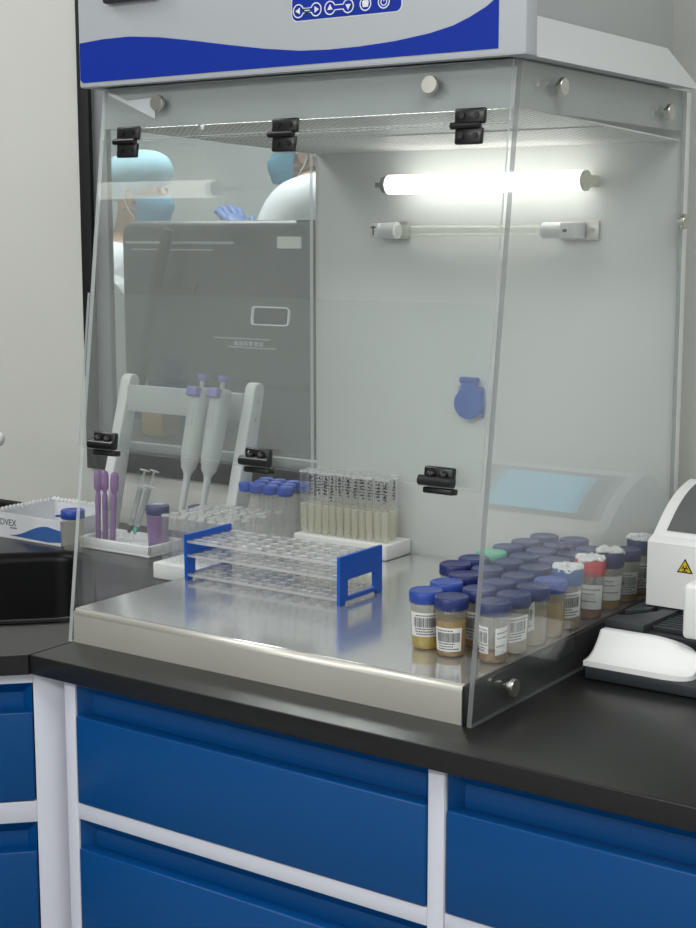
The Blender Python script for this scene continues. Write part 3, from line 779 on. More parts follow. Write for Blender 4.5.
LB = lambda ac=-62, half=72, z0=.011, z1=.045, tilt=0.0, bars=True: [(ac, half, z0, z1, tilt, bars)]
GRP = 'specimen cups in the hood'
cups = [
 # x, y, cap, liquid, level, label list, text, kind
 (.479, .110, 'cap_blue', 'urine_yellow', .023, LB(-50, 75, .017, .046), 'blue-capped cup of bright yellow urine, front left corner of the cup cluster', 'flat'),
 (.520, .100, 'cap_navy', 'urine_amber', .042, LB(-75, 58, .008, .036), 'navy-capped amber cup with full barcode label, second from left in the front row', 'flat'),
 (.5735, .106, 'cap_navy', 'urine_brown', .014, [(-112, 30, .012, .044, 0, True), (-30, 26, .012, .044, .003, False)], 'navy-capped cup with brown dregs at the front right corner, nearest the right panel', 'flat'),
 (.477, .160, 'cap_blue', 'urine_yellow', .025, LB(), 'bright blue cap right behind the yellow urine cup', 'flat'),
 (.434, .252, 'cap_deep', 'urine_amber', .03, LB(-70), 'very dark navy cap at the front of the leftmost file', 'flat'),
 (.475, .207, 'cap_deep', 'urine_amber', .03, LB(), 'dark navy cap third back in the second file from the left', 'flat'),
 (.436, .296, 'cap_navy', 'urine_amber', .03, LB(), 'navy cap just in front of the mint green cap', 'flat'),
 (.438, .339, 'cap_mint', 'urine_amber', .03, LB(), 'the only mint green capped cup, in the leftmost file', 'flat'),
 (.437, .384, 'cap_navy', 'urine_amber', .03, LB(), 'navy cap right behind the mint green cap', 'flat'),
 (.441, .429, 'cap_navy', 'urine_amber', .03, LB(), 'navy cap second from the back of the leftmost file', 'flat'),
 (.445, .475, 'cap_navy', 'urine_amber', .03, LB(), 'navy cap at the far back left of the cluster', 'flat'),
 (.490, .477, 'cap_navy', 'urine_amber', .03, LB(), 'navy cap at the back of the second file from the left', 'flat'),
 (.489, .431, 'cap_navy', 'urine_amber', .03, LB(), 'navy cap second from the back in the second file from the left', 'flat'),
 (.487, .385, 'cap_navy', 'urine_amber', .03, LB(), 'navy cap third from the back in the second file from the left', 'flat'),
 (.483, .302, 'cap_navy', 'urine_amber', .03, LB(), 'navy cap in the second file, right and in front of the mint cap', 'flat'),
 (.485, .3435, 'cap_navy', 'urine_amber', .03, LB(), 'navy cap directly right of the mint green cap', 'flat'),
 (.481, .252, 'cap_navy', 'urine_amber', .03, LB(), 'navy cap in the second file, directly right of the darkest cap', 'flat'),
 (.527, .152, 'cap_navy', 'urine_amber', .03, LB(), 'navy cap directly behind the amber barcode cup', 'flat'),
 (.5285, .196, 'cap_navy', 'urine_amber', .03, LB(), 'navy cap third back in the third file from the left', 'flat'),
 (.531, .240, 'cap_navy', 'urine_amber', .03, LB(), 'navy cap fourth back in the third file from the left', 'flat'),
 (.528, .291, 'cap_navy', 'urine_amber', .03, LB(), 'navy cap left of the blue cap covered with torn white film', 'flat'),
 (.5265, .345, 'cap_navy', 'urine_amber', .03, LB(), 'navy cap sixth back in the third file, left of the red-capped cup', 'flat'),
 (.532, .389, 'cap_navy', 'urine_amber', .03, LB(), 'navy cap seventh back in the third file, left of the large film-covered cap', 'flat'),
 (.5735, .152, 'cap_navy', 'urine_cloudy', .042, LB(-60, 60, .016, .046, .006), 'navy-capped cloudy cup with tilted barcode label, second back along the right panel', 'flat'),
 (.575, .197, 'cap_navy', 'urine_cloudy', .044, [(-100, 45, .014, .048, .016, True)], 'navy-capped cloudy cup with steeply slanted label, third back along the right panel', 'flat'),
 (.5755, .242, 'cap_blue', 'urine_amber', .044, [(-108, 26, .012, .046, .010, True)], 'bright blue-capped amber cup, fourth back along the right panel', 'flat'),
 (.537, .434, 'cap_navy', 'urine_amber', .03, LB(), 'navy cap at the rear of the third file', 'flat'),
 (.5755, .288, 'cap_steel', 'urine_cloudy', .036, LB(-66, 62, .016, .048, .004), 'steel blue cap under torn white film, just in front of the red-capped cup', 'film'),
 (.5755, .350, 'cap_red', 'urine_red', .012, LB(-60, 58, .014, .046, -.002, False), 'the only red-capped cup, torn white film on top', 'film'),
 (.5755, .407, 'cap_deep', 'urine_amber', .016, LB(-62, 60, .014, .046, 0, False), 'dark blue cap with wide torn film, right behind the red-capped cup', 'film'),
 (.576, .458, 'cap_deep', 'urine_amber', .03, LB(-64, 62, .012, .042), 'dark blue-capped barcode cup second from the back along the right panel', 'flat'),
 (.5755, .508, 'cap_deep', 'urine_amber', .03, LB(-70, 55), 'film-topped dark blue cup at the far end along the right panel', 'film'),
]
for i, (x, y, cap, liq, lev, lab, txt, kind) in enumerate(cups):
    make_cup((x, y, TZ+.0004), txt, cap, liq, lev, lab, i+3, kind, GRP)

# ------------------------------------------------------------------ test tubes
def tube_mesh(r, h, th=.0006, rim=.0006):
    mb = MB(); o_ = []
    for k in range(6):
        a = PI/2*k/5; o_.append((r*math.sin(a), r-r*math.cos(a)))
    ri = r-th
    i_ = [(ri, h-.0004)]
    for k in range(5, -1, -1):
        a = PI/2*k/5; i_.append((ri*math.sin(a), r-ri*math.cos(a)))
    mb.lathe(o_+[(r, h-.003)], seg=14); mb.lathe([(r, h-.003), (r+rim, h-.002), (r+rim, h), (ri, h), (ri, h-.0008)], seg=14, mi=1); mb.lathe([(ri, h-.0008)]+i_[1:], seg=14)
    return mb
foam_l = thing('foam_rack', 'white foam block outside the left panel, full of empty clear tubes', 'foam rack', (-.083, .41, 0))
mb = MB(); mb.box(-.163, -.012, .336, .485, .0, .026, .0025); obj('block', mb, 'foam', foam_l)
foam_b = thing('foam_rack', 'white foam block by the wall carrying the blue-capped tubes', 'foam rack', (-.07, .54, 0))
mb = MB(); mb.box(-.127, -.012, .488, .600, .0, .026, .0025); obj('block', mb, 'foam', foam_b)
proto = None
GE = 'empty clear test tubes'
for iy in range(7):
    for ix in range(8):
        x = -.150+ix*.0186+(iy % 2)*.003; y = .352+iy*.0195
        if x > -.0185: continue
        if proto is None:
            proto = obj('test_tube', tube_mesh(.0064, .074), ['tube_glass', 'tube_rim'], local=True)
            tag(proto, 'empty clear test tube in the dense patch left of the hood', 'test tube', GE)
            o = proto
        else: o = copy_tree(proto)
        o.location = (x, y+random.uniform(-.001, .001), .0262)
        o.rotation_euler = (random.uniform(-.03, .03), random.uniform(-.03, .03), 0)
# blue-capped tubes
caps_xy = [(-.112, .508), (-.085, .504), (-.058, .503), (-.030, .505), (-.099, .532), (-.072, .530), (-.044, .530), (-.110, .557), (-.082, .556), (-.054, .556), (-.027, .556)]
first = None
for k, (x, y) in enumerate(caps_xy):
    if first is None:
        first = thing('capped_tube', '', 'test tube', (0, 0, 0), 'blue-capped test tubes')
        obj('tube', tube_mesh(.0062, .098, rim=0), ['tube_glass', 'tube_rim'], first, local=True)
        mb = MB(); mb.lathe([(0, .092), (.0058, .092), (.0066, .0935), (.0120, .0935), (.0126, .0950), (.0126, .105), (.0116, .1075), (0, .1085)], seg=18)
        obj('cap', mb, 'cap_tube', first, local=True)
        o = first
    else: o = copy_tree(first)
    o.location = (x, y, .0262); o.rotation_euler = (random.uniform(-.01, .02), random.uniform(-.012, .012), 0)
    row, pos = ('front', k) if k < 4 else (('middle', k-4) if k < 7 else ('rear', k-7))
    o['label'] = 'blue-capped clear tube, %s from the left in the %s row of capped tubes' % (['first', 'second', 'third', 'fourth'][pos], row)
# labelled serum tubes in the right-hand foam block
foam_r = thing('foam_rack', 'white foam block inside the hood against the back, holding hand-marked serum tubes', 'foam rack', (.095, .508, TZ))
mb = MB(); mb.box(.008, .182, .474, .543, TZ+.0003, TZ+.024, .002); obj('block', mb, 'foam', foam_r)
firstS = None; ORD = ['first', 'second', 'third', 'fourth', 'fifth', 'sixth', 'seventh', 'eighth', 'ninth', 'tenth', 'eleventh', 'twelfth', 'thirteenth']
def scribble(seed):
    r = random.Random(seed); mb = MB(); R_ = .0064
    def stroke(p, q, w=.0005):
        (a, z), (b, zz) = p, q
        n = 3
        pts = [(a+(b-a)*k/n, z+(zz-z)*k/n) for k in range(n+1)]
        for (a1, z1), (a2, z2) in zip(pts, pts[1:]):
            dx, dz = (a2-a1)*R_, z2-z1; L = max(1e-6, math.hypot(dx, dz)); nx, nz = -dz/L*w/R_, dx/L*w
            c = [(a1-nx, z1-nz), (a2-nx, z2-nz), (a2+nx, z2+nz), (a1+nx, z1+nz)]
            mb.quad(*[(R_*math.cos(t), R_*math.sin(t), h) for t, h in c])
    a0 = math.radians(-75+r.uniform(-8, 25)); z = .088+r.uniform(-.012, .006)
    for _ in range(r.randint(3, 6)):
        w = r.uniform(.35, .6); h = r.uniform(.003, .0048)
        k = r.choice('1274')
        if k == '1': stroke((a0-w*.5, z), (a0+w*.5, z+r.uniform(-.0012, .0012)))
        elif k == '2': stroke((a0-w*.4, z-h*.3), (a0-w*.4, z+h*.3)); stroke((a0-w*.4, z+h*.3), (a0+w*.4, z-h*.3)); stroke((a0+w*.4, z-h*.3), (a0+w*.4, z+h*.3))
        elif k == '7': stroke((a0+w*.4, z+h*.4), (a0+w*.4, z-h*.4)); stroke((a0+w*.4, z-h*.1), (a0-w*.5, z+h*.2))
        else: stroke((a0+w*.5, z+h*.4), (a0-w*.05, z-h*.4)); stroke((a0-w*.05, z-h*.4), (a0-w*.05, z+h*.4)); stroke((a0+w*.4, z), (a0-w*.5, z))
        z -= h*1.15
    return mb
for row, (yy, n, x0, dx) in enumerate(((.487, 12, .019, .0138), (.508, 12, .017, .0138), (.530, 11, .022, .0138))):
    for k in range(n):
        if firstS is None:
            firstS = thing('serum_tube', '', 'test tube', (0, 0, 0), 'hand-marked serum tubes')
            obj('tube', tube_mesh(.0061, .098), ['tube_glass', 'tube_rim'], firstS, local=True)
            mb = MB(); mb.lathe([(0, .0012), (.0032, .0022), (.0050, .0062), (.0052, .046), (.0052, .046), (0, .046)], seg=12)
            obj('serum', mb, 'serum', firstS, local=True)
            o = firstS
        else: o = copy_tree(firstS)
        o.location = (x0+k*dx, yy, TZ+.0245); o.rotation_euler = (random.uniform(-.025, .025), random.uniform(-.03, .03), 0)
        o['label'] = 'pale serum tube, %s from the left, %s row of the hood foam block' % (ORD[k], ['front', 'middle', 'rear'][row])
        if row == 0 and k not in (2, 9):
            s = obj('handwriting', scribble(row*50+k), 'ink', o, local=True)

# ------------------------------------------------------------------ blue and clear tube rack
rk = thing('test_tube_rack', 'empty clear acrylic test tube rack with blue end panels on the steel tray', 'rack', (.147, .26, TZ))
rx0, rx1, ry0, ry1 = .0125, .283, .211, .311
def end_panel(x, th):
    mb = slab_with_hole([(ry0, TZ+.0045), (ry1, TZ+.0045), (ry1, TZ+.066), (ry0, TZ+.066)], rrect(ry0+.018, ry1-.018, TZ+.010, TZ+.033, .003), 0, 1)
    for v in mb.b.verts: v.co = Vector((x+th*v.co.z, v.co.x, v.co.y))
    bmesh.ops.recalc_face_normals(mb.b, faces=mb.b.faces[:])
    mb.box(x, x+th, ry0, ry0+.012, TZ+.0003, TZ+.0046); mb.box(x, x+th, ry1-.012, ry1, TZ+.0003, TZ+.0046)
    return mb
obj('end_panel', end_panel(rx0, .005), 'rack_blue', rk, 'blue end panel with cut-out'); obj('end_panel', end_panel(rx1-.005, .005), 'rack_blue', rk, 'blue end panel with cut-out')
def shelf(z, th, holes=True):
    mb = MB(); t = mb.b; nx, ny = 10, 5; X0, X1, Y0, Y1 = rx0+.005, rx1-.005, ry0+.001, ry1-.001
    cx, cy = (X1-X0)/nx, (Y1-Y0)/ny; R_ = .0078; N = 16
    for i in range(nx):
        for j in range(ny):
            ax, ay = X0+i*cx, Y0+j*cy; mx, my = ax+cx/2, ay+cy/2
            hx, hy = cx/2, cy/2
            for zz, flip in ((z, True), (z+th, False)):
                ci = []; sq = []
                for k in range(N):
                    a = 2*PI*k/N+PI/N*0; c_, s_ = math.cos(a), math.sin(a)
                    m_ = 1/max(abs(c_)/hx, abs(s_)/hy)
                    ci.append(t.verts.new((mx+R_*c_, my+R_*s_, zz))); sq.append(t.verts.new((mx+m_*c_, my+m_*s_, zz)))
                for k in range(N):
                    q = [ci[k], sq[k], sq[(k+1) % N], ci[(k+1) % N]]
                    t.faces.new(q[::-1] if flip else q).material_index = 0
                if flip: lo = ci
                else:
                    for k in range(N):
                        f = t.faces.new([lo[k], ci[k], ci[(k+1) % N], lo[(k+1) % N]]); f.material_index = 1; f.smooth = True
    for a, b in (((X0, Y0), (X1, Y0)), ((X1, Y0), (X1, Y1)), ((X1, Y1), (X0, Y1)), ((X0, Y1), (X0, Y0))):
        f = t.faces.new([t.verts.new((a[0], a[1], z)), t.verts.new((b[0], b[1], z)), t.verts.new((b[0], b[1], z+th)), t.verts.new((a[0], a[1], z+th))]); f.material_index = 1
    return mb
for z, th in ((TZ+.006, .004), (TZ+.034, .0035), (TZ+.054, .004)):
    obj('shelf', shelf(z, th), ['rack_clear', 'rack_hole'], rk, 'clear perforated shelf')

# ------------------------------------------------------------------ urine analyser on the right
an = thing('urine_analyzer', 'white bench analyser with tilted touch screen and white strip tray, right of the hood', 'analyser', (.80, .42, 0))
AX0, AX1 = .638, 1.0
mb = MB(); mb.box(.626, .985, .236, .60, .001, .0165, .002); mb.box(AX0+.008, .99, .434, .592, .0165, .0636); mb.box(.684, .99, .388, .434, .0165, .0636); obj('base', mb, 'machine_grey', an, 'black base plate')
# white concave strip tray
mb = MB(); t = mb.b
def tray_h(x, y):
    u = min(1, max(0, (y-.236)/.040)); h = .0235+.030*u**2.3
    v = min(1, max(0, (x-.685)/.07))
    h -= .012*u*v*v
    return h
nx, ny = 40, 20; grid = []
for j in range(ny+1):
    row = []
    for i in range(nx+1):
        u = i/nx; v = j/ny
        y = .236+.053*v; xe = .757
        if v < .45: xe -= .03*(1-math.sqrt(max(0, 1-((.45-v)/.45)**2)))
        if v > .5: xe -= .03*(1-math.sqrt(max(0, 1-((v-.5)/.5)**2)))
        x = .624+.004*(1-v)*0+(xe-.624)*u
        x = .624+.004*v*(1-u)+(xe-.624)*u
        row.append(t.verts.new((x, y, tray_h(x, y))))
    grid.append(row)
for j in range(ny):
    for i in range(nx):
        f = t.faces.new([grid[j][i], grid[j][i+1], grid[j+1][i+1], grid[j+1][i]]); f.smooth = True
bound = grid[0]+[grid[j][nx] for j in range(1, ny+1)]+grid[ny][-2::-1]+[grid[j][0] for j in range(ny-1, 0, -1)]
lowv = [t.verts.new((v.co.x, v.co.y, .0168)) for v in bound]
for i in range(len(bound)):
    j = (i+1) % len(bound); t.faces.new([bound[i], lowv[i], lowv[j], bound[j]])
t.faces.new(lowv[::-1])
bmesh.ops.recalc_face_normals(t, faces=t.faces[:])
obj('strip_tray', mb, 'machine_white', an, 'white scooped strip tray')
# dark feed plate with slots
PZ = .062
mb = MB()
mb.prism([(.6245, .292), (.676, .292), (.683, .402), (.676, .430), (.6245, .430), (.6245, .352), (.650, .374), (.650, .392), (.661, .392), (.661, .366), (.640, .330), (.6245, .322)], PZ-.012, PZ, 'z', bev=.0006)
mb.box(.6245, .676, .292, .43, PZ-.030, PZ-.0125)
obj('feed_plate', mb, 'machine_grey', an, 'dark grey feed plate with notches')
mb = MB(); mb.box(.677, .80, .295, .405, PZ-.022, PZ-.010)
for k in range(8):
    y = .312+k*.011
    mb.box(.680, .80, y, y+.004, PZ-.010, PZ-.004, .0005)
obj('ribbed_bed', mb, 'machine_grey', an, 'dark ribbed strip bed')
# main body: side profile in (y, z)
bp_ = [(.385, .064), (.385, .146)]
for k in range(1, 7):
    f = k/6; bp_.append((.385+.016*f+.0, .146+.010*f-.004*f*f))
N_ = 10
def slope_pt(f): return (.401+.104*f, .152+.054*f+.010*math.sin(PI*f))
for k in range(1, N_+1):
    f = k/N_; bp_.append(slope_pt(f))
bp_ += [(.520, .208), (.545, .202), (.585, .17), (.595, .064)]
mb = MB(); mb.prism(bp_, AX0, AX1, 'x', smooth=False)
body = obj('housing', mb, 'machine_white', an, 'white analyser housing')
# bezel and screen follow the same slope
def strip(mb, x0, x1, f0, f1, lift, n=8, th=.001):
    t = mb.b; rows = []
    for k in range(n+1):
        f = f0+(f1-f0)*k/n; y, z = slope_pt(f)
        rows.append([t.verts.new((x, y-lift*.5, z+lift)) for x in (x0, x1)])
    for A_, B_ in zip(rows, rows[1:]):
        q = t.faces.new([A_[0], A_[1], B_[1], B_[0]]); q.smooth = True
mb = MB(); strip(mb, AX0+.016, AX1-.016, .06, .93, .0012); bz = obj('screen_bezel', mb, 'machine_bezel', body, 'grey screen surround')
mb = MB(); strip(mb, AX0+.052, AX0+.190, .13, .80, .0018); obj('touch_screen', mb, 'screen', bz, 'lit cyan touch screen')
mb = MB()
strip(mb, AX0+.052, AX0+.075, .3, .7, .0022, 3); strip(mb, AX0+.085, AX0+.108, .3, .7, .0022, 3)
# lower right front module
mb2 = MB(); mb2.box(.7365, .985, .262, .380, .062, .128, .006, seg=3); obj('sample_cover', mb2, 'machine_white', an, 'white front module')
mb.b.free()
# biohazard triangle
cx, cz, r = .6890, .1175, .0105
mb = MB()
mb.prism([(cx+r*1.15*math.cos(PI/2+k*2*PI/3), cz+r*1.15*math.sin(PI/2+k*2*PI/3)) for k in range(3)], .3842, .3851, 'y')
wt = obj('warning_label', mb, 'ink', body, 'black-bordered yellow biohazard triangle')
mb = MB(); mb.prism([(cx+r*.88*math.cos(PI/2+k*2*PI/3), cz+r*.88*math.sin(PI/2+k*2*PI/3)) for k in range(3)], .3838, .3845, 'y'); obj('yellow_field', mb, 'yellow', wt)
mb = MB()
for k in range(3):
    a = PI/2+k*2*PI/3; px, pz = cx+.0024*math.cos(a), cz-.0005+.0024*math.sin(a)
    for s in range(10):
        u0 = a+.7+(2*PI-1.4)*s/10; u1 = a+.7+(2*PI-1.4)*(s+1)/10; ro, ri = .0027, .0016
        mb.prism([(px+ro*math.cos(u0), pz+ro*math.sin(u0)), (px+ro*math.cos(u1), pz+ro*math.sin(u1)), (px+ri*math.cos(u1), pz+ri*math.sin(u1)), (px+ri*math.cos(u0), pz+ri*math.sin(u0))], .3834, .3842, 'y')
mb.cyl((cx, .3834, cz-.0005), (cx, .3842, cz-.0005), .0012, seg=10)
obj('biohazard_symbol', mb, 'ink', wt)

# ------------------------------------------------------------------ left bench: pipette stand and small things
st = thing('pipette_stand', 'white pipette stand with two leaning uprights on the bench behind the left panel', 'stand', (-.28, .54, 0))
def upright(xc, th=.022):
    mb = MB()
    yb = lambda z: .515+.28*z
    pts = [(yb(0)-.018, 0), (yb(0)+.024, 0), (yb(.285)+.016, .27)]
    for k in range(7):
        a = PI*k/6; pts.append((yb(.272)+.014*math.cos(a), .272+.014*math.sin(a)))
    pts += [(yb(.27)-.016, .262)]
    mb.prism([pts[0], pts[1]]+pts[3:10], xc-th/2, xc+th/2, 'x', bev=.003)
    return mb
UXL, UXR = -.442, -.160
for ux in (UXL, UXR):
    u = obj('upright', upright(ux), 'white_plastic', st)
    for z in (.255, .225):
        mb = MB(); mb.cyl((ux+.011, .515+.28*z, z), (ux+.0118, .515+.28*z, z), .0035, seg=12); obj('screw', mb, 'nickel', u)
mb = MB(); mb.box(UXL+.011, UXR-.011, .571, .580, .222, .268, .001); obj('crossbar', mb, 'pip_grey', st, 'pale grey crossbar')
mb = MB(); mb.box(UXL+.011, UXR-.011, .524, .536, .0, .012, .001); obj('foot_bar', mb, 'white_plastic', st)
def pipette(x, label):
    T = Vector((x+.006, .548, .298)); Bm = Vector((x, .489, .06)); d = (Bm-T).normalized()
    p = lambda s: tuple(T+d*s)
    root = thing('pipette', label, 'pipette', tuple(Bm), 'pipettes on the white stand')
    q = Vector((0, 0, -1)).rotation_difference(d).to_matrix().to_4x4()
    def lt(prof, mat, nm, par=root, lab=None, sc=1.0):
        m = MB(); m.lathe([(r, -s) for r, s in prof], seg=20, mat=Matrix.Translation(T) @ q); return obj(nm, m, mat, par, lab)
    lt([(0, .022), (.0150, .022), (.0175, .030), (.0175, .080), (.0165, .135), (.0150, .148), (.0135, .150), (.0130, .158), (.0085, .164), (.008, .167)], 'pip_grey', 'barrel')
    lt([(.0072, .164), (.0062, .172), (.0058, .20), (.0052, .230), (.0042, .236), (0, .236)], 'pip_grey', 'tip_cone')
    lt([(0, .006), (.0038, .006), (.0038, .023), (0, .023)], 'pip_grey', 'plunger')
    lt([(0, 0), (.0085, 0), (.009, .002), (.0085, .009), (.005, .010), (0, .010)], 'lilac', 'push_button', lab='lilac push button')
    mb = MB(); c = T+d*.031; mb.box(-.011, .011, -.026, .004, -.008, .008, .002, mat=Matrix.Translation(c) @ q); obj('ejector', mb, 'lilac', root, 'lilac tip ejector')
    mb = MB(); c = T+d*.04; mb.box(-.006, .006, .012, .020, -.006, .006, .002, mat=Matrix.Translation(c) @ q); obj('hook', mb, 'pip_grey', root)
    mb = MB()
    for k in range(9):
        c = T+d*(.055+k*.004); mb.box(-.006, .006, -.0172, -.0155, -.0006, .0006, mat=Matrix.Translation(c) @ q)
    obj('graduation', mb, 'mid_grey', root)
pipette(-.240, 'grey pipette with lilac button hanging on the stand, left one of the two')
pipette(-.196, 'grey pipette with lilac button hanging on the stand, right one nearer the right upright')
# white tray in front of the stand
tr = thing('plastic_tray', 'shallow white tray with purple droppers and syringes on the bench left of the hood', 'tray', (-.34, .475, 0))
mb = MB(); tx0, tx1, ty0, ty1 = -.424, -.262, .437, .522
mb.box(tx0, tx1, ty0, ty1, 0, .006, .002)
mb.box(tx0, tx1, ty0, ty0+.005, .004, .020, .0018); mb.box(tx0, tx1, ty1-.005, ty1, .004, .020, .0018)
mb.box(tx0, tx0+.005, ty0, ty1, .004, .020, .0018); mb.box(tx1-.005, tx1, ty0, ty1, .004, .020, .0018)
obj('tray_shell', mb, 'white_plastic', tr)
make_cup((-.300, .500, .0062), 'purple-stained cup with dark blue lid standing in the white tray', 'cap_deep', 'cup_purple', .05, None, 71, 'flat', 'lidded cups left of the hood', body='cup_purple', rz=0)
make_cup((-.258, .560, .0004), 'clear cup with dark blue lid half hidden behind the empty tubes', 'cap_deep', None, 0, None, 72, 'flat', 'lidded cups left of the hood', rz=0)
make_cup((-.412, .412, .0003), 'frosted empty cup with bright blue tabbed lid beside the glove box', 'cap_blue', None, 0, None, 73, 'flat', 'lidded cups left of the hood', tab=True, rz=.6, scale=1.0)
# droppers
def dropper(p, top, label, dark=False):
    root = thing('transfer_pipette', label, 'dropper', p, 'purple-stained droppers in the white tray')
    P = Vector(p); T = Vector(top); d = (T-P); L = d.length
    q = Matrix.Translation(P) @ Vector((0, 0, 1)).rotation_difference(d.normalized()).to_matrix().to_4x4()
    mb = MB(); mb.lathe([(0, 0), (.0036, .0), (.0046, .006), (.0050, L-.045), (.0036, L-.040), (.0034, L-.036)], seg=14, mat=q); obj('stem', mb, 'dropper_purple', root)
    mb = MB(); mb.lathe([(.0034, L-.037), (.0066, L-.032), (.0072, L-.022), (.0070, L-.008), (.0052, L-.002), (0, L)], seg=16, mat=q); obj('bulb', mb, 'dropper_purple', root)
    mb = MB(); mb.lathe([(0, .002), (.003, .002), (.0036, .008), (.0040, L-.055), (0, L-.055)], seg=12, mat=q); obj('dye', mb, pbr('violet_dye', rgb(70, 34, 92), .4) if dark else 'cup_purple', root)
dropper((-.411, .470, .0064), (-.414, .476, .130), 'purple dropper at the left end of the white tray, leftmost of three')
dropper((-.399, .475, .0064), (-.404, .482, .130), 'dark-filled purple dropper between two others in the white tray', True)
dropper((-.383, .476, .0064), (-.384, .486, .128), 'purple dropper on the right of the three in the white tray')
# syringes
def syringe(p, top, hub, label):
    root = thing('syringe', label, 'syringe', p, 'syringes leaning in the white tray')
    P = Vector(p); T = Vector(top); d = T-P; L = d.length
    q = Matrix.Translation(P) @ Vector((0, 0, 1)).rotation_difference(d.normalized()).to_matrix().to_4x4()
    mb = MB(); mb.lathe([(0, 0), (.0012, 0), (.0018, .026), (0, .026)], seg=10, mat=q); obj('needle_cover', mb, 'syringe', root)
    mb = MB(); mb.lathe([(0, .022), (.0030, .022), (.0038, .034), (0, .034)], seg=12, mat=q); obj('hub', mb, hub, root)
    mb = MB(); mb.lathe([(.002, .034), (.0052, .036), (.0052, L-.030), (.0105, L-.030), (.0105, L-.028), (.0045, L-.028), (.0045, .038), (0, .038)], seg=14, mat=q); obj('barrel', mb, 'syringe', root)
    mb = MB(); mb.lathe([(0, .040), (.0043, .040), (.0043, .048), (0, .048)], seg=12, mat=q); obj('stopper', mb, 'black_plastic', root)
    mb = MB(); mb.lathe([(0, .048), (.002, .048), (.002, L-.002), (.0085, L-.002), (.0085, L), (0, L)], seg=12, mat=q); obj('plunger', mb, 'syringe', root)
syringe((-.351, .474, .0064), (-.331, .505, .134), 'black_plastic', 'clear syringe with black hub leaning in the white tray, left of the pair')
syringe((-.338, .472, .0064), (-.312, .508, .134), 'teal', 'clear syringe with teal needle hub leaning in the white tray')
# glove box
gb = thing('glove_box', 'open white carton with blue wave print at the left edge of the bench', 'box', (-.53, .48, 0))
bx0, bx1, by0, by1, bh = -.607, -.452, .421, .555, .045
mb = MB(); tk = .0015
mb.box(bx0, bx1, by0, by1, .0003, .002)
mb.box(bx0, bx1, by0, by0+tk, .002, bh); mb.box(bx0, bx1, by1-tk, by1, .002, bh+.004)
mb.box(bx0, bx0+tk, by0+tk, by1-tk, .002, bh+.003); mb.box(bx1-tk, bx1, by0+tk, by1-tk, .002, bh-.002)
cart = obj('carton', mb, 'box_card', gb)
mb = MB(); pts = []
for k in range(21):
    f = k/20; x = bx0+.03+(bx1-bx0-.03)*f; pts.append((x, .007+.024*(.5-.5*math.cos(PI*min(1, f*1.35)))-(.004*max(0, f-.75)*4)))
mb.prism(pts+[(bx1, .007), (bx1-.03, .004), (bx0+.03, .006)], by0-.0006, by0+.0002, 'y'); obj('wave_print', mb, 'swoosh_blue', cart, 'blue wave print')
mb = text_mb('ADVEX', .016, Matrix.Translation((bx0+.020, by0-.0004, .028)) @ FRONT); obj('brand_print', mb, 'box_print', cart, 'grey lettering')
mb = MB()
for k in range(5): mb.box(bx0+.030+k*.0035, bx0+.0325+k*.0035, by0-.0005, by0, .0185, .0205)
obj('small_print', mb, 'box_print', cart)
mb = MB(); rr = random.Random(5)
for k in range(14):
    y = by0+.01+(by1-by0-.012)*k/13; mb.sphere((bx0+.001, y, bh+.003), .0045, (.6, 1.1, .8+.4*rr.random()), u=10, v=7)
for k in range(16):
    x = bx0+.005+(bx1-bx0-.010)*k/15; mb.sphere((x, by1-.001, bh+.004), .0045, (1.1, .6, .8+.5*rr.random()), u=10, v=7)
obj('torn_rim', mb, 'tissue', gb, 'white torn scalloped rim')

# ------------------------------------------------------------------ room beyond the window
tb = thing('side_table', 'dark table under the big grey machine beyond the window', 'table', (-.6, 1.25, FZ))
mb = MB(); mb.box(-1.13, .25, .98, 1.55, .065, .095, .003); obj('table_top', mb, 'dark_machine2', tb)
for x in (-1.09, .2):
    for y in (1.02, 1.5):
        mb = MB(); mb.box(x-.02, x+.02, y-.02, y+.02, FZ, .065); obj('leg', mb, 'mid_grey', tb)
mc = thing('lab_machine', 'large dark grey housing with rounded corners seen through the window', 'machine', (-.55, 1.35, .096))
mb = MB(); mb.box(-1.045, -.13, 1.20, 1.50, .19, .560, .03, seg=4); hs = obj('housing', mb, 'dark_machine', mc)
mb = MB(); mb.box(-.98, -.2, 1.22, 1.48, .0955, .192); obj('foot', mb, 'dark_machine2', mc)
mb = MB(); mb.box(-1.02, -.70, 1.197, 1.2015, .508, .514, .002); mb.box(-1.0, -.76, 1.198, 1.2015, .494, .497); obj('top_groove', mb, 'hood_white', hs, 'pale horizontal trim')
mb = MB(); mb.box(-.578, -.515, 1.1975, 1.2015, .500, .525); obj('label', mb, 'paper', hs, 'white sticker')
mb = MB(); mb.box(-.545, -.46, 1.215, 1.26, .5602, .5622); obj('paper_sheet', mb, 'paper', hs, 'white sheet on top')
mb = MB(); mb.prism([(-.935, .36), (-.83, .36), (-.80, .425), (-.91, .425)], 1.195, 1.201, 'y'); obj('side_badge', mb, 'dark_machine2', hs)
mb = MB(); mb.box(-.76, -.60, 1.198, 1.201, .302, .305); mb.box(-.72, -.585, 1.198, 1.201, .283, .286)
for k in range(6): mb.box(-.70+k*.014, -.69+k*.014, 1.198, 1.201, .288, .298)
obj('printed_line', mb, 'hood_white', hs, 'pale printed lines')
mb = MB(); mb.tube([(-.86, 1.17, .54), (-.885, 1.165, .46), (-.90, 1.16, .38), (-.925, 1.16, .28), (-.95, 1.16, .19), (-.955, 1.16, .111)], .014)
single('power_cable', mb, 'black_matte', 'thick black cable hanging down in front of the grey machine', 'cable')
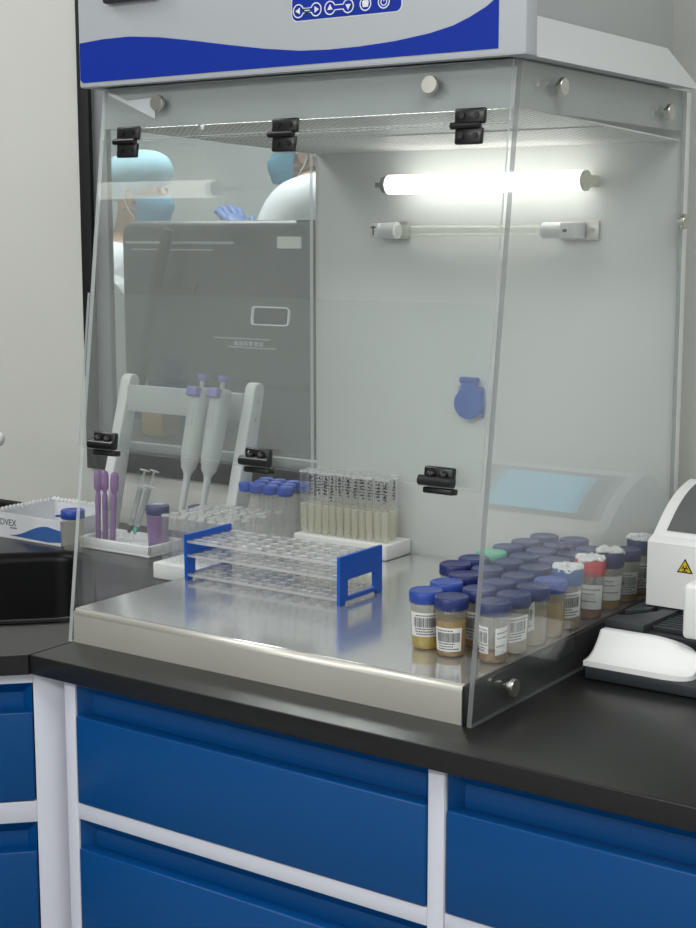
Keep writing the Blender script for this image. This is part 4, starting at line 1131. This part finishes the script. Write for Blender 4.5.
mb = MB(); mb.tube([(-1.02, 1.10, .104), (-1.02, 1.10, .20), (-1.035, 1.09, .26), (-1.00, 1.10, .30), (-.985, 1.11, .24), (-.99, 1.11, .104)], .007)
single('looped_cable', mb, 'mid_grey', 'grey cable looping at the lower left corner of the window', 'cable')
mb = MB(); mb.tube([(-.66, 1.03, .10), (-.63, 1.02, .14), (-.58, 1.02, .165), (-.53, 1.02, .15), (-.50, 1.03, .10)], .004)
single('blue_hose', mb, pbr('pale_blue_hose', rgb(120, 160, 190), .4), 'pale blue hose arching on the table beyond the window', 'hose')
mb = MB(); mb.box(-.835, -.775, 1.04, 1.10, .0955, .170, .004)
single('yellow_box', mb, pbr('ochre_card', rgb(205, 150, 50), .6), 'small ochre box seen under the stand crossbar', 'box')
mb = MB(); mb.prism([(-.36, .0955), (-.18, .0955), (-.20, .13), (-.28, .175)], 1.02, 1.12, 'y', bev=.003)
single('desk_instrument', mb, 'dark_machine', 'low grey wedge-shaped instrument on the table beyond the window', 'instrument')
mb = MB(); mb.box(-.30, -.14, 1.125, 1.18, .0955, .25, .004)
single('grey_carton', mb, pbr('grey_card', rgb(150, 152, 150), .6), 'grey carton beside the wedge-shaped instrument', 'box')
mb = MB(); mb.prism([(-1.55, FZ), (-1.15, FZ), (-1.15, .36), (-1.20, .41), (-1.55, .52)], 1.35, 1.42, 'y', bev=.004)
single('partition_panel', mb, 'white_metal', 'pale upright panel left of the grey machine', 'panel')

# ------------------------------------------------------------------ people beyond the window
def skin_mesh(verts, edges, radii, levels=2, name='b'):
    me = bpy.data.meshes.new(name); me.from_pydata([Vector(v) for v in verts], edges, [])
    o = bpy.data.objects.new(name, me); COL.objects.link(o)
    o.modifiers.new('skin', 'SKIN')
    for i, r in enumerate(radii):
        me.skin_vertices[0].data[i].radius = r if isinstance(r, tuple) else (r, r)
        me.skin_vertices[0].data[i].use_root = (i == 0)
    sb = o.modifiers.new('sub', 'SUBSURF'); sb.levels = levels; sb.render_levels = levels
    dg = bpy.context.evaluated_depsgraph_get(); dg.update()
    out = bpy.data.meshes.new_from_object(o.evaluated_get(dg))
    bpy.data.objects.remove(o); bpy.data.meshes.remove(me)
    mb = MB(); mb.b.from_mesh(out); bpy.data.meshes.remove(out)
    for f in mb.b.faces: f.smooth = True; f.material_index = 0
    return mb
def hand_chains(wr, d, side):
    """five finger chains rooted in the palm; returns verts, edges, radii to append (index 0 is the palm)"""
    wr = Vector(wr); d = Vector(d).normalized(); sd = Vector(side).normalized(); nrm = d.cross(sd).normalized()
    palm = wr+d*.055
    V = [palm]; E = []; R_ = [(.040, .018)]
    for k, (o, L) in enumerate(((-.030, .068), (-.010, .078), (.011, .073), (.030, .058))):
        b = wr+d*.092+sd*o; m = b+d*L*.5-nrm*.008; t = b+d*L*.9-nrm*.03
        i = len(V); V += [b, m, t]; E += [(0, i), (i, i+1), (i+1, i+2)]; R_ += [.0095, .0085, .0075]
    b = wr+d*.035-sd*.034; m = b+d*.03-sd*.022; t = m+d*.026-sd*.004
    i = len(V); V += [b, m, t]; E += [(0, i), (i, i+1), (i+1, i+2)]; R_ += [.0115, .0095, .008]
    return V, E, R_
def person(loc, rz, label, lean, arms, drop=0.0, size=1.0):
    """local frame: x forward, y left, z up, feet on z=0"""
    root = thing('person', label, 'person', loc, None, rz)
    hx = lean
    pel = (0, 0, .93); ab = (.02*1+hx*.25, 0, 1.10); ch = (hx*.6, 0, 1.30); nk = (hx*.85+.015, 0, 1.455-drop*.5); hd = (hx+.045, 0, 1.60-drop); tp_ = (hx+.02, 0, 1.675-drop)
    V = [pel, ab, ch, nk, (hx+.03, 0, 1.51-drop), hd, tp_]; E = [(0, 1), (1, 2), (2, 3), (3, 4), (4, 5), (5, 6)]
    R_ = [(.15, .11), (.14, .10), (.16, .11), (.055, .058), (.062, .068), (.078, .092), (.060, .070)]
    def add(chain, start, rad):
        p = start
        for c, r in zip(chain, rad):
            V.append(c); R_.append(r); E.append((p, len(V)-1)); p = len(V)-1
        return p
    for s in (1, -1):
        add([(0, s*.09, .88), (.01, s*.095, .50), (-.02, s*.10, .09), (.10, s*.11, .035)], 0, [.085, .058, .040, .032])
    for s in (1, -1):
        sh, el, wr = [Vector(c) for c in arms[s]]
        e = add([(sh.x*.6+ch[0]*.4, sh.y*.6, 1.40), sh, el, wr], 2, [.06, .055, .042, .030])
        d = wr-el
        hv, he, hr = hand_chains(wr, d, Vector((0, 0, 1)).cross(d) if abs(d.normalized().z) < .9 else Vector((0, 1, 0)))
        b0 = len(V)
        for p in hv: V.append(tuple(p))
        R_ += hr; E += [(a+b0, b+b0) for a, b in he]; E.append((e, b0))
    # nose, brow, chin give the face its profile
    b0 = len(V); V += [(hd[0]+.098, 0, 1.585-drop)]; R_ += [.012]; E.append((5, b0))
    b0 = len(V); V += [(hd[0]+.070, 0, 1.525-drop)]; R_ += [.022]; E.append((4, b0))
    mb = skin_mesh(V, E, R_, 2)
    body = obj('body', mb, 'skin', root, local=True)
    # ears and eyes
    mb = MB()
    for s in (1, -1): mb.sphere((hd[0]-.010, s*.083, 1.585-drop), .03, (.55, .25, 1.0), u=12, v=8)
    obj('ear', mb, 'skin', body, local=True)
    mb = MB()
    for s in (1, -1): mb.sphere((hd[0]+.080, s*.032, 1.607-drop), .011, (.6, 1.2, .8), u=12, v=8)
    obj('eye', mb, 'ink', body, local=True)
    # coat: loose tapering shell over trunk and arms
    CV = [(0, 0, .62), (0, 0, .93), (hx*.25+.01, 0, 1.12), (hx*.6, 0, 1.31), (hx*.8, 0, 1.43)]
    CE = [(0, 1), (1, 2), (2, 3), (3, 4)]; CR = [(.23, .19), (.20, .16), (.185, .145), (.195, .145), (.085, .08)]
    for s in (1, -1):
        sh, el, wr = [Vector(c) for c in arms[s]]
        p = 3
        for c, r in (((sh.x*.6+ch[0]*.4, sh.y*.6, 1.385), .085), (sh, .082), (el, .066), (wr-(wr-el)*.08, .050)):
            CV.append(tuple(c)); CR.append(r); CE.append((p, len(CV)-1)); p = len(CV)-1
    mb = skin_mesh(CV, CE, CR, 2); obj('lab_coat', mb, 'coat', root, 'white lab coat', local=True)
    # bouffant cap
    mb = MB(); t = bmesh.new(); bmesh.ops.create_uvsphere(t, u_segments=32, v_segments=18, radius=1)
    rr = random.Random(3)
    for v in t.verts:
        a = math.atan2(v.co.y, v.co.x)
        k = 1+.025*math.sin(9*a)+.015*math.sin(17*a+v.co.z*6)
        z = v.co.z; f = 1.0 if z > -.1 else 1-.18*min(1, (-.1-z)/.9)
        v.co = Vector((hd[0]-.022+v.co.x*.135*k*f-.0*z, v.co.y*.115*k*f, 1.655-drop+z*.088))
        v.co.z += -.45*(v.co.x-hd[0])*(-1)*.35
    mb._merge(t, 0, True); obj('bouffant_cap', mb, 'capcloth', root, 'pale blue bouffant cap', local=True)
    # mask: pleated half shell over nose and chin, ear loops
    mb = MB(); t = mb.b; n, m_ = 16, 9; g_ = []
    for i in range(m_+1):
        f = i/m_; z = 1.500-drop+.088*f; row = []
        for k in range(n+1):
            a = math.radians(-78+156*k/n)
            bul = .102+.016*math.sin(PI*f)+.006*math.cos(a)*(1 if f > .5 else 0)+.0025*math.sin(f*PI*6)
            row.append(t.verts.new((hd[0]-.008+bul*1.04*math.cos(a), .088*(1+.04*math.sin(PI*f))*math.sin(a), z)))
        g_.append(row)
    for P_, Q_ in zip(g_, g_[1:]):
        for k in range(n):
            f = t.faces.new([P_[k], P_[k+1], Q_[k+1], Q_[k]]); f.smooth = True
    bmesh.ops.solidify(t, geom=t.faces[:], thickness=.002)
    mk = obj('face_mask', mb, 'mask', root, 'pale blue surgical mask', local=True)
    mb = MB()
    for s in (1, -1):
        mb.tube([(hd[0]+.012, s*.088, 1.583-drop), (hd[0]-.012, s*.090, 1.600-drop), (hd[0]-.024, s*.090, 1.575-drop), (hd[0]-.012, s*.090, 1.545-drop), (hd[0]+.012, s*.088, 1.508-drop)], .0018, 6)
    obj('ear_loop', mb, 'white_plastic', mk, local=True)
    # gloves
    for s in (1, -1):
        sh, el, wr = [Vector(c) for c in arms[s]]; d = wr-el
        hv, he, hr = hand_chains(wr, d, Vector((0, 0, 1)).cross(d) if abs(d.normalized().z) < .9 else Vector((0, 1, 0)))
        V2 = [tuple(wr-d.normalized()*.05), tuple(wr)]+[tuple(p) for p in hv]; E2 = [(0, 1), (1, 2)]+[(a+2, b+2) for a, b in he]
        R2 = [.045, .038]+[(r[0]+.005, r[1]+.006) if isinstance(r, tuple) else r+.003 for r in hr]
        mb = skin_mesh(V2, E2, R2, 2); obj('glove', mb, 'glove', root, 'blue nitrile glove', local=True)
    root.scale = (size,)*3
    return root
armsA = {1: [(.06, .20, 1.38), (.04, .27, 1.10), (.12, .26, .86)], -1: [(.06, -.20, 1.38), (.04, -.27, 1.10), (.12, -.26, .86)]}
armsB = {1: [(.20, .20, 1.36), (.28, .26, 1.12), (.36, .16, 1.25)], -1: [(.20, -.20, 1.36), (.24, -.26, 1.10), (.30, -.20, .88)]}
# left person looks to the right of the picture, right person bends to the left
PL = person((-2.035, 2.215, FZ), math.radians(22), 'person in pale blue cap and surgical mask, in profile, at left beyond the window', .06, armsA, size=.945)
PR = person((-1.30, 2.645, FZ), math.radians(202), 'person in white coat and mask bending forward, at right beyond the window', .16, armsB, drop=.09, size=1.09)

# ------------------------------------------------------------------ lights
def area(name, loc, sx, sy, power, col=(1, 1, 1), rot=(0, 0, 0)):
    l = bpy.data.lights.new(name, 'AREA'); l.shape = 'RECTANGLE'; l.size = sx; l.size_y = sy; l.energy = power; l.color = col
    o = bpy.data.objects.new(name, l); o.location = loc; o.rotation_euler = rot; COL.objects.link(o); return o
area('ceiling_lamp', (-1.4, -.5, 1.96), 1.2, .6, 24, (1, .99, .97))
area('ceiling_lamp', (1.9, -.9, 1.96), 1.2, .8, 27, (1, .99, .97))
area('ceiling_lamp', (.2, -2.9, 1.96), 2.4, .8, 78, (1, .99, .97))
area('ceiling_lamp', (-1.8, 2.2, 1.96), 1.2, .8, 46, (.97, 1, 1))
area('ceiling_lamp', (-.6, 3.3, 1.96), 1.2, .5, 40, (.97, 1, 1))
w = bpy.data.worlds.new('world'); S.world = w; w.use_nodes = True
w.node_tree.nodes['Background'].inputs[0].default_value = (.9, .95, 1, 1)
w.node_tree.nodes['Background'].inputs[1].default_value = .3
